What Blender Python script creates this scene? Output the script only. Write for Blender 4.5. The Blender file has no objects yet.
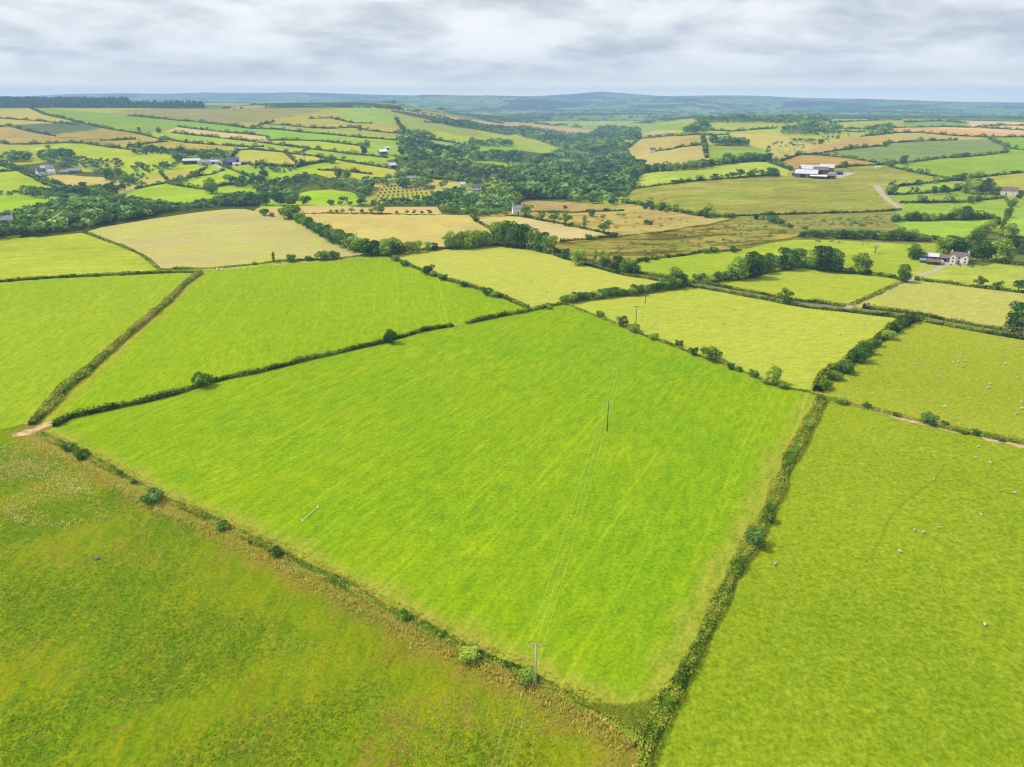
import bpy, bmesh, math, random, heapq
import numpy as np
from mathutils import Vector, Matrix, kdtree
from mathutils.geometry import delaunay_2d_cdt
from mathutils.bvhtree import BVHTree

S = bpy.context.scene
COL = S.collection
rnd = random.Random(7)
nr = np.random.default_rng(11)
PI = math.pi

# ------------------------------------------------------------------ camera model
F, CX, CY, HOR = 710.0, 512.0, 383.5, 99.0
PIT = math.atan((CY - HOR) / F)
SP, CP = math.sin(PIT), math.cos(PIT)
CAMZ = 90.0

def ss(a, b, x):
    t = np.clip((x - a) / (b - a), 0.0, 1.0)
    return t * t * (3 - 2 * t)

PL = ([0, 480, 600, 700, 800, 900, 1000, 1250, 1500, 1850, 2200, 2350, 2500, 2900, 3100, 3400, 4000, 5000, 6000],
      [0, 0, 2.5, -6, -9, -6, 0, 15, 30, 48, 62.5, 64, 60, 76, 78, 60, 10, -10, -10])
PM = ([0, 500, 650, 800, 1000, 1400, 1800, 3000, 3600, 5000], [0, 0, -5, -12, -21, -26, -28, -22, -14, -10])
PR = ([0, 450, 600, 750, 1000, 1400, 1800, 2300, 2700, 3400, 5000], [0, 0, -4, 0, 9, 19, 27, 31, 26, 4, -10])

def hgt(x, y):
    """terrain height, metres, at world x, y (arrays)"""
    x = np.asarray(x, float); y = np.asarray(y, float)
    d = np.hypot(x, y)
    ys = np.maximum(y, 1.0)
    az = np.degrees(np.arctan2(x, np.maximum(y, 1e-3)))
    u = 512 + 765 * np.tan(np.radians(np.clip(az, -60, 60)))
    wl = 1 - ss(360, 580, u)
    wr = ss(590, 700, u)
    h = np.interp(ys, *PL) * wl + np.interp(ys, *PR) * wr + np.interp(ys, *PM) * (1 - wl - wr)
    # gentle unevenness
    h = h + 0.22 * np.sin(x / 23 + 1.3 * np.sin(y / 41)) * np.sin(y / 31 + 0.7 * np.sin(x / 37)) * ss(20, 120, d)
    h = h + ss(900, 2000, d) * 1.6 * np.sin(x / 130 + np.sin(y / 190)) * np.sin(y / 170 + 1.1)
    # rolling far plain
    far = ss(3200, 5200, d)
    h = h + far * (15 * np.sin(x / 900 + 1.7 * np.sin(y / 1500)) * np.sin(y / 620 + 0.5 * np.sin(x / 800)) +
                   9 * np.sin(x / 420 + y / 900) * np.sin(y / 380 - x / 1300))
    # wooded ridge beyond the near hill
    h = h + 84 * np.exp(-((d - 5200) / 600) ** 2) * np.exp(-((u - 322) / 75) ** 2)
    h = h + 60 * np.exp(-((d - 6600) / 700) ** 2) * np.exp(-((u - 190) / 120) ** 2)
    h = h + 52 * np.exp(-((d - 7800) / 800) ** 2) * np.exp(-((u - 420) / 90) ** 2)
    # far hills on the horizon
    def rg(d0, w, us, px):
        hh = 95 + np.interp(u, us, px) * d0 / 824.0
        return hh * np.exp(-((d - d0) / w) ** 2)
    h = h + rg(11200, 1300, [-400, 0, 100, 160, 205, 260, 330, 450, 540, 570, 600, 625, 660, 760, 900, 1024, 1500],
               [5, 3, 4.5, 6.2, 7.4, 5.6, 4.8, 4.0, 4.4, 5.8, 8.0, 6.0, 3.4, 2.2, -0.6, -2.6, -3])
    h = h + rg(8200, 900, [-400, 250, 420, 520, 620, 760, 860, 1024, 1500], [-8, -8, -0.5, 1.2, 0.4, 0.8, -1.5, -5, -8])
    return h

def pxray(u, v):
    a, b = (u - CX) / F, (v - CY) / F
    return a, CP - b * SP, -SP - b * CP

_ts = np.concatenate([np.arange(60, 400, 2.0), np.arange(400, 1200, 3.0), np.arange(1200, 3200, 6.0), np.arange(3200, 12900, 30.0)])
def gp(u, v):
    """the first point of the ground along the ray through photo pixel u, v"""
    dx, dy, dz = pxray(u, v)
    n = math.hypot(dx, dy)
    xs, ys, zs = dx / n * _ts, dy / n * _ts, CAMZ + dz / n * _ts
    below = np.nonzero(zs < hgt(xs, ys))[0]
    if len(below) == 0:
        k = len(_ts) - 1
        return (float(xs[k]), float(ys[k]))
    k = below[0]
    lo, hi = (_ts[k - 1] if k else 30.0), _ts[k]
    for _ in range(14):
        m = (lo + hi) / 2
        if CAMZ + dz / n * m < float(hgt(dx / n * m, dy / n * m)): hi = m
        else: lo = m
    return (dx / n * hi, dy / n * hi)

def P(s):
    return [tuple(float(q) for q in t.split(',')) for t in s.split()]

# ------------------------------------------------------------------ colours
def lin(c):
    return tuple(((q / 255) / 12.92 if q / 255 <= 0.04045 else ((q / 255 + 0.055) / 1.055) ** 2.4) for q in c)
KA = 0.56          # how bright a surface of albedo 1 shows = 1 / KA
def alb(c, k=KA):
    return tuple(min(0.8, q * k) for q in lin(c))

# ------------------------------------------------------------------ node helpers
class NT:
    def __init__(s, tree): s.t = tree
    def n(s, typ, **kw):
        x = s.t.nodes.new(typ)
        for k, v in kw.items(): setattr(x, k, v)
        return x
    def l(s, a, b): s.t.links.new(a, b)
    def put(s, sock, val):
        if hasattr(val, 'is_linked') or isinstance(val, bpy.types.NodeSocket): s.l(val, sock)
        else: sock.default_value = val
    def math(s, op, a, b=0.0, c=0.0, clamp=False):
        m = s.n('ShaderNodeMath', operation=op); m.use_clamp = clamp
        s.put(m.inputs[0], a); s.put(m.inputs[1], b); s.put(m.inputs[2], c)
        return m.outputs[0]
    def mix(s, f, a, b):
        m = s.n('ShaderNodeMix', data_type='RGBA')
        s.put(m.inputs[0], f); s.put(m.inputs[6], a); s.put(m.inputs[7], b)
        return m.outputs[2]
    def rng(s, v, a, b, c=0.0, d=1.0, smooth=True):
        m = s.n('ShaderNodeMapRange', interpolation_type='SMOOTHSTEP' if smooth else 'LINEAR')
        s.put(m.inputs[0], v)
        for i, q in enumerate((a, b, c, d)): s.put(m.inputs[i + 1], q)
        return m.outputs[0]
    def noise(s, vec, scale, detail=2.0, rough=0.5, dist=0.0):
        m = s.n('ShaderNodeTexNoise')
        s.l(vec, m.inputs['Vector']); m.inputs['Scale'].default_value = scale
        m.inputs['Detail'].default_value = detail; m.inputs['Roughness'].default_value = rough
        m.inputs['Distortion'].default_value = dist
        return m.outputs[0]
    def attr(s, name, kind='GEOMETRY'):
        return s.n('ShaderNodeAttribute', attribute_name=name, attribute_type=kind)

def new_mat(name):
    m = bpy.data.materials.new(name); m.use_nodes = True
    m.node_tree.nodes.clear()
    nt = NT(m.node_tree)
    out = nt.n('ShaderNodeOutputMaterial')
    return m, nt, out

def rgba(c): return (c[0], c[1], c[2], 1.0)

def field_material(name, rough_scale=1.0, mode='grass'):
    m, nt, out = new_mat(name)
    pos = nt.n('ShaderNodeNewGeometry').outputs['Position']
    ca, cb, cm = (nt.attr(k, 'OBJECT').outputs['Color'] for k in ('col_a', 'col_b', 'col_m'))
    ang = nt.attr('ang', 'OBJECT').outputs['Fac']
    con = nt.attr('contrast', 'OBJECT').outputs['Fac']
    mw = nt.attr('margin', 'OBJECT').outputs['Fac']
    edge = nt.attr('edge').outputs['Fac']
    # coordinates turned along the mowing direction
    rot = nt.n('ShaderNodeVectorRotate', rotation_type='Z_AXIS')
    nt.l(pos, rot.inputs['Vector']); nt.l(ang, rot.inputs['Angle'])
    st = nt.n('ShaderNodeVectorMath', operation='MULTIPLY'); nt.l(rot.outputs[0], st.inputs[0]); st.inputs[1].default_value = (1.0, 0.09, 1.0)
    stw = nt.n('ShaderNodeVectorMath', operation='MULTIPLY'); nt.l(rot.outputs[0], stw.inputs[0]); stw.inputs[1].default_value = (1.0, 0.3, 1.0)
    big = nt.noise(pos, 0.016, 3, 0.55, 0.4)
    mid = nt.noise(stw.outputs[0], 0.13, 3, 0.6)
    fine = nt.noise(pos, 0.9 * rough_scale, 4, 0.7)
    speck = nt.noise(stw.outputs[0], 0.55, 2, 0.6)
    stripe = nt.noise(st.outputs[0], 0.38, 2, 0.5)
    if mode == 'pasture':
        mid = nt.noise(pos, 0.22, 3, 0.65); speck = nt.noise(pos, 0.7, 3, 0.7, 0.4); stripe = nt.noise(pos, 0.45, 2, 0.6)
    s = nt.math('ADD', nt.math('MULTIPLY', big, 0.30), nt.math('MULTIPLY', mid, 0.24 if mode != 'grass' else 0.13))
    s = nt.math('ADD', s, nt.math('MULTIPLY', stripe, 0.24))
    s = nt.math('ADD', s, nt.math('MULTIPLY', fine, 0.42))
    s = nt.math('ADD', s, nt.math('MULTIPLY', speck, 0.26))       # mean about 0.73
    s = nt.math('SUBTRACT', s, 0.73 if mode != 'grass' else 0.675)
    s = nt.math('ADD', nt.math('MULTIPLY', s, nt.math('MULTIPLY', con, 3.2)), 0.5, clamp=True)
    col = nt.mix(s, ca, cb)
    # pale worn / dry strip beside some boundaries
    wob = nt.math('MULTIPLY', nt.math('SUBTRACT', nt.noise(pos, 0.11, 3, 0.6), 0.5), 1.5)
    e = nt.math('DIVIDE', edge, nt.math('MAXIMUM', mw, 0.01))
    e = nt.math('ADD', e, wob)
    mf = nt.math('MULTIPLY', nt.rng(e, 1.25, 0.35), nt.rng(nt.math('ADD', fine, speck), 0.75, 1.15, 0.45, 1.0))
    mf = nt.math('MULTIPLY', nt.math('MULTIPLY', mf, 0.95), nt.rng(mw, 0.05, 0.5))
    col = nt.mix(mf, col, cm)
    if mode == 'rough':
        p = nt.noise(pos, 0.05, 4, 0.65, 1.2)
        p2 = nt.noise(pos, 0.35, 3, 0.7)
        dry = nt.math('MULTIPLY', nt.rng(p, 0.48, 0.62), nt.rng(p2, 0.45, 0.62))
        col = nt.mix(nt.math('MULTIPLY', dry, 0.75), col, cm)
        rd = nt.math('MULTIPLY', nt.rng(nt.noise(pos, 0.04, 3, 0.6, 0.8), 0.55, 0.70), nt.rng(nt.noise(pos, 0.6, 3, 0.7), 0.4, 0.6))
        col = nt.mix(nt.math('MULTIPLY', rd, 0.4), col, rgba(alb((152, 112, 40))))
        dk = nt.rng(nt.noise(pos, 0.5, 2, 0.7), 0.60, 0.72)
        col = nt.mix(nt.math('MULTIPLY', dk, 0.35), col, rgba(alb((80, 110, 10))))
    if mode == 'moor':
        p = nt.noise(stw.outputs[0], 0.055, 4, 0.68, 0.9)
        col = nt.mix(nt.rng(p, 0.45, 0.62), col, cm)
        dk = nt.rng(nt.noise(pos, 0.16, 3, 0.7), 0.55, 0.7)
        col = nt.mix(nt.math('MULTIPLY', dk, 0.5), col, rgba(alb((95, 100, 45))))
    gr = nt.noise(pos, 1.25 * rough_scale, 3, 0.7)
    gv = nt.math('ADD', nt.math('MULTIPLY', nt.math('SUBTRACT', gr, 0.5), 1.28), nt.math('MULTIPLY', nt.math('SUBTRACT', speck, 0.5), 0.55))
    tr = nt.attr('tram', 'OBJECT').outputs['Fac']
    sx = nt.n('ShaderNodeSeparateXYZ'); nt.l(rot.outputs[0], sx.inputs[0])
    wv = nt.math('ADD', sx.outputs[0], nt.math('MULTIPLY', nt.noise(st.outputs[0], 0.05, 2, 0.5), 9.0))
    fr = nt.math('ABSOLUTE', nt.math('SUBTRACT', nt.math('FRACT', nt.math('DIVIDE', wv, 11.0)), 0.5))
    ln = nt.math('ABSOLUTE', nt.math('SUBTRACT', fr, 0.085))
    tm = nt.math('MULTIPLY', nt.rng(ln, 0.045, 0.0), nt.rng(nt.noise(st.outputs[0], 0.11, 2, 0.5), 0.4, 0.62))
    gv = nt.math('ADD', gv, nt.math('MULTIPLY', tm, tr))
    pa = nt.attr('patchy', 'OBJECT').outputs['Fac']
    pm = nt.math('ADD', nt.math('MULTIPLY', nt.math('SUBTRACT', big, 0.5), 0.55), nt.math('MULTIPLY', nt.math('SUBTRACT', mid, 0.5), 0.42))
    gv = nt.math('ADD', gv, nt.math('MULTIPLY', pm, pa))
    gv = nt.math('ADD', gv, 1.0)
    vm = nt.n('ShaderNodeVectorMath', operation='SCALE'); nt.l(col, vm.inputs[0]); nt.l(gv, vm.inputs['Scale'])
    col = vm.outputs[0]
    b = nt.n('ShaderNodeBsdfPrincipled'); nt.l(col, b.inputs['Base Color'])
    b.inputs['Roughness'].default_value = 1.0; b.inputs['Specular IOR Level'].default_value = 0.0
    bp = nt.n('ShaderNodeBump'); bp.inputs['Strength'].default_value = 0.55 if mode == 'grass' else 1.0
    bp.inputs['Distance'].default_value = 0.35
    hgts = nt.math('ADD', nt.noise(pos, 1.5, 3, 0.7), nt.math('MULTIPLY', fine, 0.8))
    nt.l(hgts, bp.inputs['Height']); nt.l(bp.outputs[0], b.inputs['Normal'])
    nt.l(b.outputs[0], out.inputs['Surface'])
    return m

def plain_mat(name, c, var=0.15, scale=1.0, rough=0.9, k=KA, spec=0.2):
    m, nt, out = new_mat(name)
    tc = nt.n('ShaderNodeNewGeometry').outputs['Position']
    a = alb(c, k)
    f = nt.noise(tc, scale, 4, 0.6)
    col = nt.mix(nt.rng(f, 0.3, 0.7), rgba(tuple(q * (1 - var) for q in a)), rgba(tuple(min(0.85, q * (1 + var)) for q in a)))
    b = nt.n('ShaderNodeBsdfPrincipled'); nt.l(col, b.inputs['Base Color'])
    b.inputs['Roughness'].default_value = rough; b.inputs['Specular IOR Level'].default_value = spec
    nt.l(b.outputs[0], out.inputs['Surface'])
    return m

def leaf_material(name, ramp, trans=0.22, vary=0.45, k=1.95):
    """ramp: list of (pos, sRGB); the attribute tint picks along it"""
    m, nt, out = new_mat(name)
    tint = nt.attr('tint').outputs['Fac']
    oi = nt.n('ShaderNodeObjectInfo').outputs['Random']
    f = nt.math('ADD', tint, nt.math('MULTIPLY', nt.math('SUBTRACT', oi, 0.5), vary), clamp=True)
    r = nt.n('ShaderNodeValToRGB')
    els = r.color_ramp.elements
    while len(els) < len(ramp): els.new(0.5)
    for e, (p, c) in zip(els, ramp):
        e.position = p; e.color = rgba(alb(c, k))
    nt.l(f, r.inputs[0])
    b = nt.n('ShaderNodeBsdfDiffuse'); nt.l(r.outputs[0], b.inputs[0])
    t = nt.n('ShaderNodeBsdfTranslucent'); nt.l(r.outputs[0], t.inputs[0])
    mx = nt.n('ShaderNodeMixShader'); mx.inputs[0].default_value = trans
    nt.l(b.outputs[0], mx.inputs[1]); nt.l(t.outputs[0], mx.inputs[2])
    nt.l(mx.outputs[0], out.inputs['Surface'])
    return m

M = {}
M['grass'] = field_material('grass_field', 1.0, 'grass')
M['pasture'] = field_material('grazed_pasture', 1.0, 'pasture')
M['rough'] = field_material('rough_pasture', 1.2, 'rough')
M['moor'] = field_material('moorland', 1.0, 'moor')
M['leaf'] = leaf_material('tree_leaves', [(0.0, (28, 48, 12)), (0.35, (58, 88, 26)), (0.7, (92, 120, 36)), (1.0, (130, 150, 58))])
M['leaf_light'] = leaf_material('light_tree_leaves', [(0.0, (44, 60, 14)), (0.35, (82, 106, 30)), (0.7, (118, 138, 46)), (1.0, (152, 164, 70))])
M['leaf_dark'] = leaf_material('dark_tree_leaves', [(0.0, (22, 42, 16)), (0.35, (44, 74, 30)), (0.7, (68, 100, 42)), (1.0, (100, 128, 60))])
M['hedge'] = leaf_material('hedge_leaves', [(0.0, (30, 48, 8)), (0.3, (78, 100, 22)), (0.55, (124, 130, 40)), (0.8, (134, 116, 50)), (1.0, (154, 132, 70))], 0.15, 0.1, 1.75)
M['wood'] = leaf_material('woodland_leaves', [(0.0, (36, 60, 34)), (0.35, (62, 90, 40)), (0.7, (92, 118, 54)), (1.0, (132, 152, 84))], 0.15, 0.0, 1.85)
M['conifer'] = leaf_material('conifer_needles', [(0.0, (36, 58, 50)), (0.6, (58, 84, 64)), (1.0, (84, 108, 76))], 0.1, 0.0)
M['dead'] = leaf_material('pale_twigs', [(0.0, (120, 130, 84)), (1.0, (176, 176, 128))], 0.2, 0.1)
M['tuft'] = leaf_material('grass_tufts', [(0.0, (96, 140, 14)), (0.45, (150, 160, 40)), (0.75, (196, 176, 92)), (0.88, (176, 134, 66)), (1.0, (214, 204, 150))], 0.4, 0.0, 1.55)
M['bark'] = plain_mat('bark', (86, 74, 58), 0.3, 3.0)
M['polewood'] = plain_mat('weathered_pole', (176, 164, 140), 0.2, 4.0, k=1.1)
M['poledark'] = plain_mat('brown_pole', (136, 116, 88), 0.2, 4.0)
M['steel'] = plain_mat('galvanised_steel', (205, 208, 205), 0.1, 2.0, 0.5, spec=0.5)
M['ceramic'] = plain_mat('insulator', (60, 44, 40), 0.1, 2.0, 0.3, spec=0.5)
M['wire'] = plain_mat('bare_wire', (206, 210, 150), 0.05, 2.0, 0.6, k=0.7, spec=0.3)
M['asphalt'] = plain_mat('lane_asphalt', (140, 138, 132), 0.2, 0.6, 0.9)
M['dirt'] = plain_mat('dry_earth', (218, 188, 134), 0.4, 0.5, 0.95)
M['gravel'] = plain_mat('pale_gravel', (206, 194, 164), 0.25, 0.5, 0.95)
M['concrete'] = plain_mat('yard_concrete', (214, 208, 196), 0.2, 0.4, 0.9)
M['whitewall'] = plain_mat('white_render', (240, 238, 234), 0.05, 0.8, 0.9, k=0.92)
M['greywall'] = plain_mat('grey_stone', (150, 142, 132), 0.2, 1.5, 0.9)
M['brownwall'] = plain_mat('brown_cladding', (128, 92, 84), 0.2, 1.0, 0.9)
M['redroof'] = plain_mat('brown_tile_roof', (150, 126, 120), 0.25, 2.0, 0.8)
M['slate'] = plain_mat('slate_roof', (112, 114, 126), 0.2, 2.0, 0.7)
M['paleroof'] = plain_mat('pale_sheet_roof', (206, 208, 214), 0.12, 0.5, 0.6, k=0.8)
M['greyroof'] = plain_mat('grey_sheet_roof', (168, 172, 180), 0.15, 0.5, 0.6)
M['blueroof'] = plain_mat('blue_sheet_roof', (96, 112, 160), 0.15, 0.5, 0.6)
M['bluewall'] = plain_mat('dark_blue_cladding', (70, 76, 110), 0.15, 0.5, 0.7)
M['glass'] = plain_mat('window_glass', (60, 66, 76), 0.1, 1.0, 0.15, spec=0.5)
M['dark'] = plain_mat('dark_opening', (44, 42, 44), 0.1, 1.0, 0.9)
M['wool'] = plain_mat('wool', (236, 230, 208), 0.08, 3.0, 0.95, k=0.62)
M['whitepaint'] = plain_mat('white_paint', (240, 240, 236), 0.04, 1.0, 0.5, k=0.9)
M['tyre'] = plain_mat('tyre', (40, 40, 42), 0.1, 4.0, 0.8)
M['stone'] = plain_mat('grey_rock', (120, 122, 112), 0.3, 1.5, 0.9)
M['bluebag'] = plain_mat('tarpaulin', (130, 180, 200), 0.1, 1.0, 0.6)

# ------------------------------------------------------------------ object helpers
def mesh_obj(name, verts, faces, mat=None, parent=None, smooth=False):
    me = bpy.data.meshes.new(name)
    me.from_pydata([tuple(v) for v in verts], [], [tuple(f) for f in faces])
    me.update()
    if mat: me.materials.append(mat)
    if smooth:
        me.polygons.foreach_set('use_smooth', [True] * len(me.polygons))
    o = bpy.data.objects.new(name, me); COL.objects.link(o)
    if parent: o.parent = parent
    return o

def quads_mesh(name, Q, tint, mat, tris=None):
    """Q (n,4,3) loose quads with a tint each"""
    n = len(Q)
    me = bpy.data.meshes.new(name)
    me.vertices.add(n * 4)
    me.vertices.foreach_set('co', np.ascontiguousarray(Q, np.float32).reshape(-1))
    me.loops.add(n * 4)
    me.loops.foreach_set('vertex_index', np.arange(n * 4, dtype=np.int32))
    me.polygons.add(n)
    me.polygons.foreach_set('loop_start', np.arange(0, n * 4, 4, dtype=np.int32))
    me.update(calc_edges=True)
    a = me.attributes.new('tint', 'FLOAT', 'FACE')
    a.data.foreach_set('value', np.ascontiguousarray(tint, np.float32))
    if mat: me.materials.append(mat)
    me.validate()
    return me

def tag(o, label=None, cat=None, group=None, kind=None):
    if label: o['label'] = label
    if cat: o['category'] = cat
    if group: o['group'] = group
    if kind: o['kind'] = kind
    return o

def empty(name, loc, rz=0.0):
    o = bpy.data.objects.new(name, None); COL.objects.link(o)
    o.location = loc; o.rotation_euler = (0, 0, rz); o.empty_display_size = 0.5
    return o

def put_mesh(name, me, parent=None):
    o = bpy.data.objects.new(name, me); COL.objects.link(o)
    if parent: o.parent = parent
    return o

ORD = ('first second third fourth fifth sixth seventh eighth ninth tenth eleventh twelfth thirteenth fourteenth fifteenth sixteenth '
       'seventeenth eighteenth nineteenth twentieth').split()
def ordinal(i):
    if i < 20: return ORD[i]
    t, o = divmod(i + 1, 10)
    tens = {2: 'twent', 3: 'thirt', 4: 'fort', 5: 'fift', 6: 'sixt', 7: 'sevent'}[t]
    return tens + 'ieth' if o == 0 else tens + 'y-' + ORD[o - 1]

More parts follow.
